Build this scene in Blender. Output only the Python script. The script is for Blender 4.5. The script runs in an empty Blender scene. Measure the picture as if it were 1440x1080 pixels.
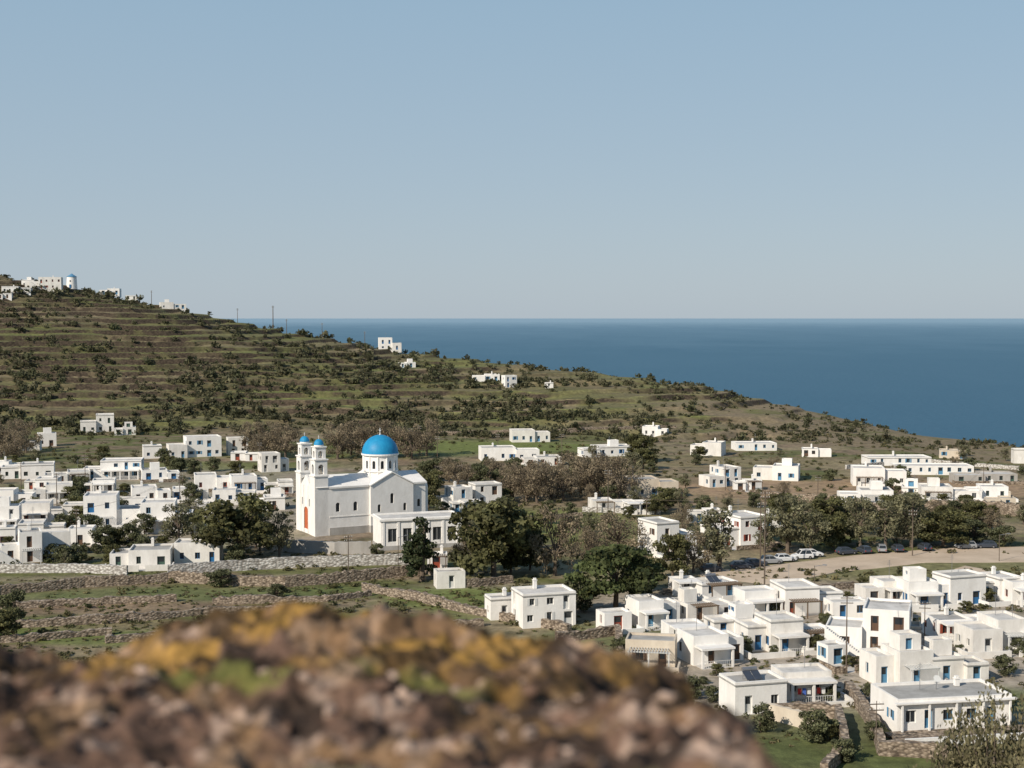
import bpy, math, random
import numpy as np
from mathutils import Vector

R = math.radians
scene = bpy.context.scene
F = 2000.0
TH = math.atan(93/2000.0)

# ------------------------------------------------------------------ noise
def vn(x, y, s=0.0):
    xi = np.floor(x); yi = np.floor(y)
    xf = x-xi; yf = y-yi
    xf = xf*xf*(3-2*xf); yf = yf*yf*(3-2*yf)
    def h(a, b):
        v = np.sin(a*127.1+b*311.7+s*74.7)*43758.5453
        return v-np.floor(v)
    return (h(xi, yi)*(1-xf)+h(xi+1, yi)*xf)*(1-yf)+(h(xi, yi+1)*(1-xf)+h(xi+1, yi+1)*xf)*yf
def fbm(x, y, s=0.0, o=4):
    r = 0; a = 0.5; t = 0
    for i in range(o):
        r = r+a*vn(x, y, s+i*3.1); t += a
        x = x*2.03+17.3; y = y*2.03+5.1; a *= 0.5
    return r/t
def sstep(x, a, b):
    t = np.clip((x-a)/(b-a), 0, 1)
    return t*t*(3-2*t)

# ------------------------------------------------------------------ terrain
UB = np.array([-0.95,-.6,-.36,-.31,-.235,-.16,-.085,0,.07,.14,.19,.24,.29,.36,.49,.74,1.0])
YC = np.array([1000,930,860,850,830,810,790,760,720,690,670,640,590,520,480,450,430.])
EC = np.array([.05,.045,.030,.0215,.0075,-.0085,-.0215,-.032,-.0395,-.049,-.0595,-.0725,-.0835,-.0925,-.1065,-.13,-.15])
YB = np.array([560,560,560,560,565,570,560,545,535,525,510,500,480,440,400,380,370.])
def H(x, y, full=False):
    x = np.asarray(x, float); y = np.asarray(y, float)
    u = x/np.maximum(y, 60)
    yc = np.interp(u, UB, YC); zc = np.interp(u, UB, EC)*yc; yb = np.interp(u, UB, YB)
    zf = -46+1.6*(fbm(x/90, y/90, 2, 3)-.5)
    near = -1.25-.37*np.maximum(y, 0)
    z0 = .5*(near+zf+np.sqrt((near-zf)**2+9))
    t = np.clip((y-yb)/(yc-yb), 0, 1)
    p = t*t*(3-2*t)*.35+t*.65
    zh = z0+(zc-z0)*p
    m = sstep(t, .02, .12)
    zh = zh+m*3.3*(fbm(x/70, y/70, 9, 4)-.5)
    rise = np.clip((zc-zf)/9, 0, 1)*(.62+.38*sstep(fbm(x/38, y/24, 15, 3), .36, .56))
    st = 2.8
    zw = zh+4.2*(fbm(x/85, y/70, 5, 3)-.5)+.7*(fbm(x/15, y/13, 25, 2)-.5)
    fr = zw/st; k = np.floor(fr); f = fr-k
    zt = st*(k+sstep(f, .79, 1.0))-zw
    zh = zh+m*rise*zt
    d = np.maximum(y-yc, 0)
    zh = zh-.45*d*d/(d+50)
    zh = np.maximum(zh, -215)
    if full: return zh, k, f, m*rise
    return zh

def site(px, py):
    u = (px-720)/F; v = (540-py)/F
    dy = math.cos(TH)+v*math.sin(TH); dz = -math.sin(TH)+v*math.cos(TH)
    t = np.arange(125, 1000, .5)
    x = u*t; y = dy*t; z = dz*t
    g = H(x, y)
    i = np.nonzero(z < g)[0]
    if len(i):
        i = i[0]
    else:
        e = g/y; i = int(np.argmax(e))
    return float(x[i]), float(y[i]), float(g[i])

# ------------------------------------------------------------------ mesh helpers
def fast_mesh(name, V, Q, col=None, smooth=False):
    me = bpy.data.meshes.new(name)
    n = len(V); q = len(Q)
    me.vertices.add(n); me.vertices.foreach_set('co', np.ascontiguousarray(V, dtype=np.float32).ravel())
    me.loops.add(q*4); me.loops.foreach_set('vertex_index', np.ascontiguousarray(Q, dtype=np.int32).ravel())
    me.polygons.add(q); me.polygons.foreach_set('loop_start', np.arange(0, q*4, 4, dtype=np.int32))
    me.update(calc_edges=True)
    me.polygons.foreach_set('use_smooth', np.full(q, smooth))
    if col is not None:
        a = me.color_attributes.new('Col', 'FLOAT_COLOR', 'POINT')
        c = np.ones((n, 4), np.float32); c[:, :3] = col
        a.data.foreach_set('color', c.ravel())
    return me
def add_obj(name, me, parent=None, loc=None, rotz=0, scale=None):
    o = bpy.data.objects.new(name, me)
    scene.collection.objects.link(o)
    if parent: o.parent = parent
    if loc is not None: o.location = loc
    if rotz: o.rotation_euler = (0, 0, rotz)
    if scale is not None: o.scale = scale
    return o

class MB:
    def __init__(s): s.v = []; s.f = []; s.m = []
    def face(s, pts, mat):
        i = len(s.v); s.v += [tuple(p) for p in pts]; s.f.append(tuple(range(i, i+len(pts)))); s.m.append(mat)
    def box(s, x0, x1, y0, y1, z0, z1, mat):
        P = [(x0,y0,z0),(x1,y0,z0),(x1,y1,z0),(x0,y1,z0),(x0,y0,z1),(x1,y0,z1),(x1,y1,z1),(x0,y1,z1)]
        i = len(s.v); s.v += P
        for f in ((3,2,1,0),(4,5,6,7),(0,1,5,4),(1,2,6,5),(2,3,7,6),(3,0,4,7)):
            s.f.append(tuple(i+k for k in f)); s.m.append(mat)
    def tube(s, p0, p1, r0, r1, mat, seg=8, cap=True):
        p0 = Vector(p0); p1 = Vector(p1); d = (p1-p0).normalized()
        a = d.orthogonal().normalized(); b = d.cross(a)
        i = len(s.v)
        for p, r in ((p0, r0), (p1, r1)):
            for k in range(seg):
                t = 2*math.pi*k/seg
                s.v.append(tuple(p+a*(math.cos(t)*r)+b*(math.sin(t)*r)))
        for k in range(seg):
            k2 = (k+1) % seg
            s.f.append((i+k, i+k2, i+seg+k2, i+seg+k)); s.m.append(mat)
        if cap:
            s.f.append(tuple(i+seg+k for k in range(seg))); s.m.append(mat)
            s.f.append(tuple(i+seg-1-k for k in range(seg))); s.m.append(mat)
    def dome(s, c, r, rz, mat, seg=32, rings=10, full=False):
        i = len(s.v); n = rings
        a0 = -math.pi/2 if full else 0
        for j in range(n+1):
            ph = a0+(math.pi/2-a0)*j/n
            for k in range(seg):
                t = 2*math.pi*k/seg
                s.v.append((c[0]+r*math.cos(ph)*math.cos(t), c[1]+r*math.cos(ph)*math.sin(t), c[2]+rz*math.sin(ph)))
        for j in range(n):
            for k in range(seg):
                k2 = (k+1) % seg
                s.f.append((i+j*seg+k, i+j*seg+k2, i+(j+1)*seg+k2, i+(j+1)*seg+k)); s.m.append(mat)
    def mesh(s, name, smooth=False):
        me = bpy.data.meshes.new(name)
        me.from_pydata(s.v, [], s.f)
        ks = []
        for k in s.m:
            if k not in ks: ks.append(k)
        for k in ks: me.materials.append(MAT[k])
        me.polygons.foreach_set('material_index', [ks.index(k) for k in s.m])
        if smooth: me.polygons.foreach_set('use_smooth', [True]*len(s.f))
        me.update()
        return me

# ------------------------------------------------------------------ materials
MAT = {}
def newmat(name):
    m = bpy.data.materials.new(name); m.use_nodes = True
    nt = m.node_tree; b = nt.nodes['Principled BSDF']
    return m, nt, b
def simple(key, col, rough=.8, var=.15, scale=1.5, bump=.0, bscale=8, metallic=0, spec=.3, stain=None):
    m, nt, b = newmat(key)
    geo = nt.nodes.new('ShaderNodeNewGeometry')
    mp = nt.nodes.new('ShaderNodeMapping'); mp.inputs['Scale'].default_value = (1,1,.45)
    nt.links.new(geo.outputs['Position'], mp.inputs['Vector'])
    n = nt.nodes.new('ShaderNodeTexNoise'); n.inputs['Scale'].default_value = scale; n.inputs['Detail'].default_value = 7
    n.inputs['Roughness'].default_value = .7
    nt.links.new(mp.outputs['Vector'], n.inputs['Vector'])
    r = nt.nodes.new('ShaderNodeValToRGB')
    r.color_ramp.elements[0].position = .3; r.color_ramp.elements[1].position = .62
    c2 = stain if stain else tuple(c*(1-var) for c in col)
    r.color_ramp.elements[0].color = (*c2, 1); r.color_ramp.elements[1].color = (*col, 1)
    nt.links.new(n.outputs['Fac'], r.inputs['Fac']); nt.links.new(r.outputs['Color'], b.inputs['Base Color'])
    b.inputs['Roughness'].default_value = rough; b.inputs['Metallic'].default_value = metallic
    b.inputs['Specular IOR Level'].default_value = spec
    if bump:
        n2 = nt.nodes.new('ShaderNodeTexNoise'); n2.inputs['Scale'].default_value = bscale; n2.inputs['Detail'].default_value = 5
        nt.links.new(geo.outputs['Position'], n2.inputs['Vector'])
        bp = nt.nodes.new('ShaderNodeBump'); bp.inputs['Strength'].default_value = bump; bp.inputs['Distance'].default_value = .1
        nt.links.new(n2.outputs['Fac'], bp.inputs['Height']); nt.links.new(bp.outputs['Normal'], b.inputs['Normal'])
    MAT[key] = m
simple('white', (.82,.80,.765), .9, .1, .6, .25, 3, stain=(.70,.675,.635))
simple('white_b', (.77,.745,.70), .9, .1, .5, .25, 3, stain=(.58,.55,.505))
simple('cream', (.60,.53,.43), .9, .1, .5, .25, 3, stain=(.46,.39,.31))
simple('grey', (.42,.40,.37), .9, .1, .5, .25, 3, stain=(.30,.28,.25))
simple('roof', (.62,.60,.57), .9, .1, .4, .2, 3, stain=(.38,.365,.34))
simple('slab', (.40,.39,.37), .9, .1, .5, stain=(.26,.25,.23))
simple('glass', (.03,.035,.04), .15, .2, 1, spec=.5)
simple('blue', (.03,.15,.34), .5, .25, 2)
simple('lblue', (.10,.26,.42), .5, .25, 2)
simple('brown', (.12,.07,.045), .6, .25, 2)
simple('red', (.30,.07,.04), .6, .25, 2)
simple('rust', (.50,.13,.05), .6, .2, 2)
simple('green', (.06,.11,.085), .6, .25, 2)
simple('framew', (.62,.62,.60), .6, .1, 2)
simple('dome_blue', (.02,.27,.50), .5, .22, 1.2, .15, 2, stain=(.012,.20,.41))
simple('metal', (.35,.35,.36), .4, .2, 2, metallic=.7)
simple('panel', (.05,.06,.08), .25, .2, 2, spec=.5)
simple('wood', (.16,.11,.07), .8, .3, 3)
simple('pole', (.14,.11,.085), .85, .3, 3)
simple('black', (.02,.02,.02), .6, .2, 2)
simple('tyre', (.02,.02,.02), .9, .2, 2)
simple('car_w', (.70,.70,.70), .3, .05, 2, spec=.5)
simple('car_s', (.30,.31,.32), .3, .05, 2, spec=.5)
simple('car_d', (.05,.06,.08), .3, .05, 2, spec=.5)
simple('car_r', (.30,.04,.03), .3, .05, 2, spec=.5)
simple('lamp_r', (.4,.02,.01), .3, .05, 2)
simple('bark', (.16,.125,.095), .95, .4, 3, .5, 6)
simple('cloth_r', (.55,.06,.05), .9, .1, 3)
simple('cloth_b', (.06,.12,.4), .9, .1, 3)
simple('dirt', (.56,.45,.34), .95, .1, .15, .3, 1.2, stain=(.42,.33,.24))

def stone(key, c1, c2, c3, sc):
    m, nt, b = newmat(key)
    geo = nt.nodes.new('ShaderNodeNewGeometry')
    vo = nt.nodes.new('ShaderNodeTexVoronoi'); vo.inputs['Scale'].default_value = sc
    mp = nt.nodes.new('ShaderNodeMapping'); mp.inputs['Scale'].default_value = (1,1,1.8)
    nt.links.new(geo.outputs['Position'], mp.inputs['Vector']); nt.links.new(mp.outputs['Vector'], vo.inputs['Vector'])
    r = nt.nodes.new('ShaderNodeValToRGB'); e = r.color_ramp.elements
    e[0].color = (*c1,1); e[1].color = (*c3,1); k = e.new(.5); k.color = (*c2,1)
    sp = nt.nodes.new('ShaderNodeSeparateColor')
    nt.links.new(vo.outputs['Color'], sp.inputs['Color']); nt.links.new(sp.outputs['Red'], r.inputs['Fac'])
    mx = nt.nodes.new('ShaderNodeMix'); mx.data_type = 'RGBA'; mx.blend_type = 'MULTIPLY'
    r2 = nt.nodes.new('ShaderNodeValToRGB'); r2.color_ramp.elements[0].position = .25; r2.color_ramp.elements[1].position = .75
    r2.color_ramp.elements[0].color = (1,1,1,1); r2.color_ramp.elements[1].color = (.25,.22,.2,1)
    nt.links.new(vo.outputs['Distance'], r2.inputs['Fac'])
    mx.inputs[0].default_value = .8
    nt.links.new(r.outputs['Color'], mx.inputs[6]); nt.links.new(r2.outputs['Color'], mx.inputs[7])
    nt.links.new(mx.outputs[2], b.inputs['Base Color']); b.inputs['Roughness'].default_value = .95
    bp = nt.nodes.new('ShaderNodeBump'); bp.inputs['Strength'].default_value = .8; bp.inputs['Distance'].default_value = .15; bp.invert = True
    nt.links.new(vo.outputs['Distance'], bp.inputs['Height']); nt.links.new(bp.outputs['Normal'], b.inputs['Normal'])
    MAT[key] = m
stone('stone', (.17,.135,.10), (.32,.255,.19), (.44,.365,.29), 2.2)
stone('stone_white', (.46,.44,.40), (.60,.58,.54), (.70,.68,.64), 1.8)

def attrmat(key, ns, lo, hi, rough=.9, transl=0., bump=0., riser=False, fine=None):
    m, nt, b = newmat(key)
    at = nt.nodes.new('ShaderNodeAttribute'); at.attribute_name = 'Col'
    geo = nt.nodes.new('ShaderNodeNewGeometry')
    n = nt.nodes.new('ShaderNodeTexNoise'); n.inputs['Scale'].default_value = ns; n.inputs['Detail'].default_value = 8
    n.inputs['Roughness'].default_value = .7
    nt.links.new(geo.outputs['Position'], n.inputs['Vector'])
    mr = nt.nodes.new('ShaderNodeMapRange'); mr.inputs['From Min'].default_value = .3; mr.inputs['From Max'].default_value = .7
    mr.inputs['To Min'].default_value = lo; mr.inputs['To Max'].default_value = hi
    nt.links.new(n.outputs['Fac'], mr.inputs['Value'])
    vm = nt.nodes.new('ShaderNodeVectorMath'); vm.operation = 'SCALE'
    nt.links.new(at.outputs['Color'], vm.inputs[0]); nt.links.new(mr.outputs['Result'], vm.inputs['Scale'])
    out = vm.outputs['Vector']
    if riser:
        sx = nt.nodes.new('ShaderNodeSeparateXYZ'); nt.links.new(geo.outputs['True Normal'], sx.inputs[0])
        m2 = nt.nodes.new('ShaderNodeMapRange'); m2.inputs['From Min'].default_value = .92; m2.inputs['From Max'].default_value = .78
        nt.links.new(sx.outputs['Z'], m2.inputs['Value'])
        vo = nt.nodes.new('ShaderNodeTexVoronoi'); vo.inputs['Scale'].default_value = .9
        nt.links.new(geo.outputs['Position'], vo.inputs['Vector'])
        rr = nt.nodes.new('ShaderNodeValToRGB'); rr.color_ramp.elements[0].color = (.10,.075,.052,1); rr.color_ramp.elements[1].color = (.026,.02,.014,1)
        nt.links.new(vo.outputs['Distance'], rr.inputs['Fac'])
        # walls broken by patches where grass has grown over them
        n3 = nt.nodes.new('ShaderNodeTexNoise'); n3.inputs['Scale'].default_value = .09; n3.inputs['Detail'].default_value = 4
        nt.links.new(geo.outputs['Position'], n3.inputs['Vector'])
        m3 = nt.nodes.new('ShaderNodeMapRange'); m3.inputs['From Min'].default_value = .36; m3.inputs['From Max'].default_value = .5; m3.inputs['To Min'].default_value = .5
        nt.links.new(n3.outputs['Fac'], m3.inputs['Value'])
        ml = nt.nodes.new('ShaderNodeMath'); ml.operation = 'MULTIPLY'; nt.links.new(m2.outputs['Result'], ml.inputs[0]); nt.links.new(m3.outputs['Result'], ml.inputs[1])
        mx = nt.nodes.new('ShaderNodeMix'); mx.data_type = 'RGBA'
        nt.links.new(ml.outputs[0], mx.inputs[0]); nt.links.new(out, mx.inputs[6]); nt.links.new(rr.outputs['Color'], mx.inputs[7])
        out = mx.outputs[2]
    nt.links.new(out, b.inputs['Base Color'])
    b.inputs['Roughness'].default_value = rough; b.inputs['Specular IOR Level'].default_value = .2
    if bump:
        bp = nt.nodes.new('ShaderNodeBump'); bp.inputs['Strength'].default_value = bump; bp.inputs['Distance'].default_value = fine or .5
        nt.links.new(n.outputs['Fac'], bp.inputs['Height']); nt.links.new(bp.outputs['Normal'], b.inputs['Normal'])
    if transl:
        tr = nt.nodes.new('ShaderNodeBsdfTranslucent'); nt.links.new(out, tr.inputs['Color'])
        ms = nt.nodes.new('ShaderNodeMixShader'); ms.inputs[0].default_value = transl
        o = nt.nodes['Material Output']
        nt.links.new(b.outputs[0], ms.inputs[1]); nt.links.new(tr.outputs[0], ms.inputs[2]); nt.links.new(ms.outputs[0], o.inputs['Surface'])
    MAT[key] = m
attrmat('ground', .55, .55, 1.45, bump=.6, riser=True)
attrmat('leaf', 2.0, .8, 1.2, rough=.7, transl=.3)
attrmat('rock', 30., .4, 1.6, bump=.6, fine=.01)

# ------------------------------------------------------------------ terrain mesh
ys = np.concatenate([np.arange(-40,126,4.), np.arange(126,300,1.5), np.arange(300,540,2.), np.arange(540,880,.7), np.arange(880,1000,5), np.arange(1000,1700,25)])
us = np.concatenate([np.linspace(-1.1,-.42,90)[:-1], np.linspace(-.42,.42,640), np.linspace(.42,1.1,90)[1:]])
UU, YY = np.meshgrid(us, ys)
XX = UU*(YY+50)
ZZ, KK, FF, MR = H(XX, YY, True)
nx = len(us); ny = len(ys)
V = np.stack([XX.ravel(), YY.ravel(), ZZ.ravel()], 1)
idx = np.arange(nx*ny).reshape(ny, nx)
Q = np.stack([idx[:-1,:-1].ravel(), idx[:-1,1:].ravel(), idx[1:,1:].ravel(), idx[1:,:-1].ravel()], 1)
x, y = V[:,0], V[:,1]
def mixc(a, b, t): return a*(1-t[:,None])+b*t[:,None]
G = np.array([.115,.122,.042]); DRY = np.array([.25,.20,.125]); DK = np.array([.065,.065,.032]); SOIL = np.array([.20,.145,.10])
n1 = fbm(x/38, y/26, 21, 4); n2 = fbm(x/9, y/6, 31, 4)
col = mixc(np.tile(G, (len(x),1)), DRY, sstep(n1, .43, .62)*.9)
col = mixc(col, SOIL, sstep(n2, .50, .66)*.8)
col = mixc(col, DK, sstep(fbm(x/5, y/3.5, 55, 3), .54, .74)*.7)
u_ = x/np.maximum(y, 60)
yb_ = np.interp(u_, UB, YB)
hm = sstep(y-yb_, -10, 25)
HG = np.array([.122,.118,.047]); HB = np.array([.17,.132,.082]); HD = np.array([.07,.068,.034])
hc = mixc(np.tile(HG, (len(x),1)), HB, sstep(n1, .44, .64)*.7)
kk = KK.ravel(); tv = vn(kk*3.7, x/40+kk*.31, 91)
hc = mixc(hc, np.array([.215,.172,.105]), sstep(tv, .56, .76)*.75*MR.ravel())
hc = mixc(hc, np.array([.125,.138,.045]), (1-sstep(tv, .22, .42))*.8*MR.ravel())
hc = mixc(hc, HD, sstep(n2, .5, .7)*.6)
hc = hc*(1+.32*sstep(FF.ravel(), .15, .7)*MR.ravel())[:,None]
rt = sstep(u_, .02, .16)
hc = mixc(hc, np.array([.22,.17,.11]), rt*sstep(n2+.1*n1, .36, .58)*.8)
col = mixc(col, hc, hm)
def patch(px, py, rx, ry, c, w=1., soft=.35, nz=.7):
    global col
    X, Y, _ = site(px, py)
    d = np.sqrt(((x-X)/rx)**2+((y-Y)/ry)**2)+nz*(fbm(x/8, y/8, 77, 3)-.5)
    col = mixc(col, np.array(c), (1-sstep(d, 1-soft, 1+soft))*w)
DUST = (.38,.33,.27)
patch(150, 730, 62, 45, DUST, .7); patch(330, 680, 50, 40, DUST, .5)
patch(1180, 880, 42, 34, DUST, .8); patch(1350, 960, 26, 22, DUST, .7); patch(1050, 950, 18, 22, DUST, .7)
patch(1180, 800, 60, 14, (.28,.24,.14), .8); patch(1300, 800, 30, 12, (.15,.15,.06), .7)
patch(640, 628, 60, 26, (.14,.165,.045), .95); patch(810, 738, 18, 26, (.18,.195,.06), .95)
patch(1170, 690, 60, 26, (.32,.22,.14), .85); patch(450, 640, 50, 14, (.12,.14,.045), .8)
patch(280, 655, 40, 12, (.14,.155,.05), .7); patch(1000, 650, 60, 14, (.22,.18,.10), .7); patch(1300, 740, 40, 14, (.26,.21,.14), .7)
patch(560, 775, 22, 12, (.27,.22,.16), .7); patch(700, 830, 14, 8, (.32,.27,.21), .6); patch(1000, 740, 40, 20, (.15,.15,.06), .6)
patch(100, 885, 30, 6, (.13,.16,.045), .8); patch(330, 835, 50, 6, (.12,.145,.05), .75); patch(250, 815, 50, 4, (.30,.24,.17), .6)
patch(70, 855, 36, 5, (.23,.16,.11), .7); patch(420, 870, 30, 4, (.12,.15,.045), .8); patch(200, 900, 30, 4, (.13,.16,.045), .8); patch(300, 880, 24, 4, (.24,.175,.12), .6); patch(560, 850, 18, 5, (.26,.2,.14), .5)
patch(640, 845, 12, 9, (.15,.18,.055), .9); patch(860, 900, 12, 12, (.12,.14,.05), .8)
patch(1200, 1040, 16, 12, (.10,.12,.042), .75); patch(1400, 985, 8, 6, (.10,.13,.04), .8)
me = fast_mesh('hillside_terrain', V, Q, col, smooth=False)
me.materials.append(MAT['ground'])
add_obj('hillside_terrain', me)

# ------------------------------------------------------------------ sea
m, nt, b = newmat('sea')
geo = nt.nodes.new('ShaderNodeNewGeometry')
mp = nt.nodes.new('ShaderNodeMapping'); mp.inputs['Scale'].default_value = (.0012,.0004,1)
nt.links.new(geo.outputs['Position'], mp.inputs['Vector'])
n = nt.nodes.new('ShaderNodeTexNoise'); n.inputs['Scale'].default_value = 1; n.inputs['Detail'].default_value = 9; n.inputs['Roughness'].default_value = .75
nt.links.new(mp.outputs[0], n.inputs['Vector'])
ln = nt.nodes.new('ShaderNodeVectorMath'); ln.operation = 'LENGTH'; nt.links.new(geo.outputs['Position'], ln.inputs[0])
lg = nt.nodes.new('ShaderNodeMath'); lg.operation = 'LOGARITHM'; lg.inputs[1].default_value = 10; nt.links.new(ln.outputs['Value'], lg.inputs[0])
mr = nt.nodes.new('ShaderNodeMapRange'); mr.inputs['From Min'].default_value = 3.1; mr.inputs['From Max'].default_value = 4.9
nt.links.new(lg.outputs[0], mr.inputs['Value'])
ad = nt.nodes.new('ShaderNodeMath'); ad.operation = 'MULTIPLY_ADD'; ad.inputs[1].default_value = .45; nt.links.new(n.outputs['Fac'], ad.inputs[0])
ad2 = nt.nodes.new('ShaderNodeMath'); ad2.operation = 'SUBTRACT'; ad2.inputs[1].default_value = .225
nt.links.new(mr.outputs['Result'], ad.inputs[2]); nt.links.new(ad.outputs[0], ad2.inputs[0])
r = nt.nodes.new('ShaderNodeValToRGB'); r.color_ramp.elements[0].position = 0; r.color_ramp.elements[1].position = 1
r.color_ramp.elements[0].color = (.040,.112,.178,1); r.color_ramp.elements[1].color = (.24,.36,.45,1)  # aerial haze painted into the base colour: water pales with distance from origin
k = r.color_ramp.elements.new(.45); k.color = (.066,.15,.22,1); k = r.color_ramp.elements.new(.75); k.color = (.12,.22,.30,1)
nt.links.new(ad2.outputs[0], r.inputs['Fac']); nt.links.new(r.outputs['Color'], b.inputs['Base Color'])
b.inputs['Roughness'].default_value = .6; b.inputs['Specular IOR Level'].default_value = .12
n2_ = nt.nodes.new('ShaderNodeTexNoise'); n2_.inputs['Scale'].default_value = .05; n2_.inputs['Detail'].default_value = 6
nt.links.new(geo.outputs['Position'], n2_.inputs['Vector'])
bp = nt.nodes.new('ShaderNodeBump'); bp.inputs['Strength'].default_value = .8; bp.inputs['Distance'].default_value = 4
nt.links.new(n2_.outputs['Fac'], bp.inputs['Height']); nt.links.new(bp.outputs['Normal'], b.inputs['Normal'])
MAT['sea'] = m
rad = [300,700,1200,2500,6000,15000,40000,110000,250000,450000]; SG = 128
sv = [(rr*math.cos(2*math.pi*k/SG), rr*math.sin(2*math.pi*k/SG), -200) for rr in rad for k in range(SG)]
sq = [(j*SG+k, j*SG+(k+1)%SG, (j+1)*SG+(k+1)%SG, (j+1)*SG+k) for j in range(len(rad)-1) for k in range(SG)]
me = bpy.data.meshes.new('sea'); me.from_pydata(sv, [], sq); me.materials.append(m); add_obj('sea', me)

# ------------------------------------------------------------------ houses
OCC = []
def wall(mb, p0, ux, n, W, z0, z1, ops, mat):
    def P(s, z, d=0): return (p0[0]+ux[0]*s-n[0]*d, p0[1]+ux[1]*s-n[1]*d, z)
    ss = sorted(set([0, W]+[o[0] for o in ops]+[o[1] for o in ops]))
    zs = sorted(set([z0, z1]+[o[2] for o in ops]+[o[3] for o in ops]))
    for i in range(len(ss)-1):
        for j in range(len(zs)-1):
            cs = (ss[i]+ss[i+1])/2; cz = (zs[j]+zs[j+1])/2
            if any(o[0] < cs < o[1] and o[2] < cz < o[3] for o in ops): continue
            mb.face([P(ss[i],zs[j]),P(ss[i+1],zs[j]),P(ss[i+1],zs[j+1]),P(ss[i],zs[j+1])], mat)
def openings(mb, p0, ux, n, ops, wmat):
    def P(s, z, d=0): return (p0[0]+ux[0]*s-n[0]*d, p0[1]+ux[1]*s-n[1]*d, z)
    for a, b_, c, d_, kind, cm in ops:
        D = .25
        for q in ([P(a,c),P(a,c,D),P(a,d_,D),P(a,d_)], [P(b_,c),P(b_,d_),P(b_,d_,D),P(b_,c,D)],
                  [P(a,d_),P(a,d_,D),P(b_,d_,D),P(b_,d_)], [P(a,c),P(b_,c),P(b_,c,D),P(a,c,D)]):
            mb.face(q, wmat)
        if kind == 'door':
            mb.face([P(a,c,D),P(b_,c,D),P(b_,d_,D),P(a,d_,D)], cm)
            if b_-a > .5:
                mb.face([P(a+.2,c+1.1,D-.02),P(b_-.2,c+1.1,D-.02),P(b_-.2,d_-.2,D-.02),P(a+.2,d_-.2,D-.02)], 'glass')
        elif kind == 'dark':
            mb.face([P(a,c,D),P(b_,c,D),P(b_,d_,D),P(a,d_,D)], 'glass')
        else:
            mb.face([P(a,c,D),P(b_,c,D),P(b_,d_,D),P(a,d_,D)], 'glass')
            w = .09; e = D-.04; mid = (a+b_)/2
            for s0, s1, t0, t1 in ((a,a+w,c,d_),(b_-w,b_,c,d_),(a+w,b_-w,c,c+w),(a+w,b_-w,d_-w,d_),(mid-.03,mid+.03,c+w,d_-w)):
                mb.face([P(s0,t0,e),P(s1,t0,e),P(s1,t1,e),P(s0,t1,e)], cm)
            if kind == 'shut':
                for s0, s1 in ((a-.42,a-.02),(b_+.02,b_+.42)):
                    o = -.04
                    mb.face([P(s0,c,o),P(s1,c,o),P(s1,d_,o),P(s0,d_,o)], cm)
                    mb.face([P(s0,c,o),P(s0,d_,o),P(s0,d_,0),P(s0,c,0)], cm)
                    mb.face([P(s0,d_,o),P(s1,d_,o),P(s1,d_,0),P(s0,d_,0)], cm)

def gen_ops(W, floors, hf, rng, cm, dens=1., door=True):
    ops = []
    n = max(1, int(W/2.6)); step = W/n
    dd = rng.randrange(n)
    for fl in range(floors):
        for i in range(n):
            if rng.random() > dens: continue
            c = (i+.5)*step+rng.uniform(-.25,.25)
            zb = fl*hf
            if (i == dd and door) or (fl > 0 and rng.random() < .25):
                w = rng.choice([.95,1.05,1.4]); 
                if c-w/2 < .3 or c+w/2 > W-.3: continue
                ops.append((c-w/2, c+w/2, zb+.12, zb+2.25, 'door', cm))
            else:
                w = rng.choice([.8,.95,1.1]); h = rng.choice([1.05,1.2,1.35])
                if c-w/2 < .3 or c+w/2 > W-.3: continue
                ops.append((c-w/2, c+w/2, zb+.95, zb+.95+h, 'shut' if (step > 2.4 and rng.random() < .28) else 'win', cm))
    return ops

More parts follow.
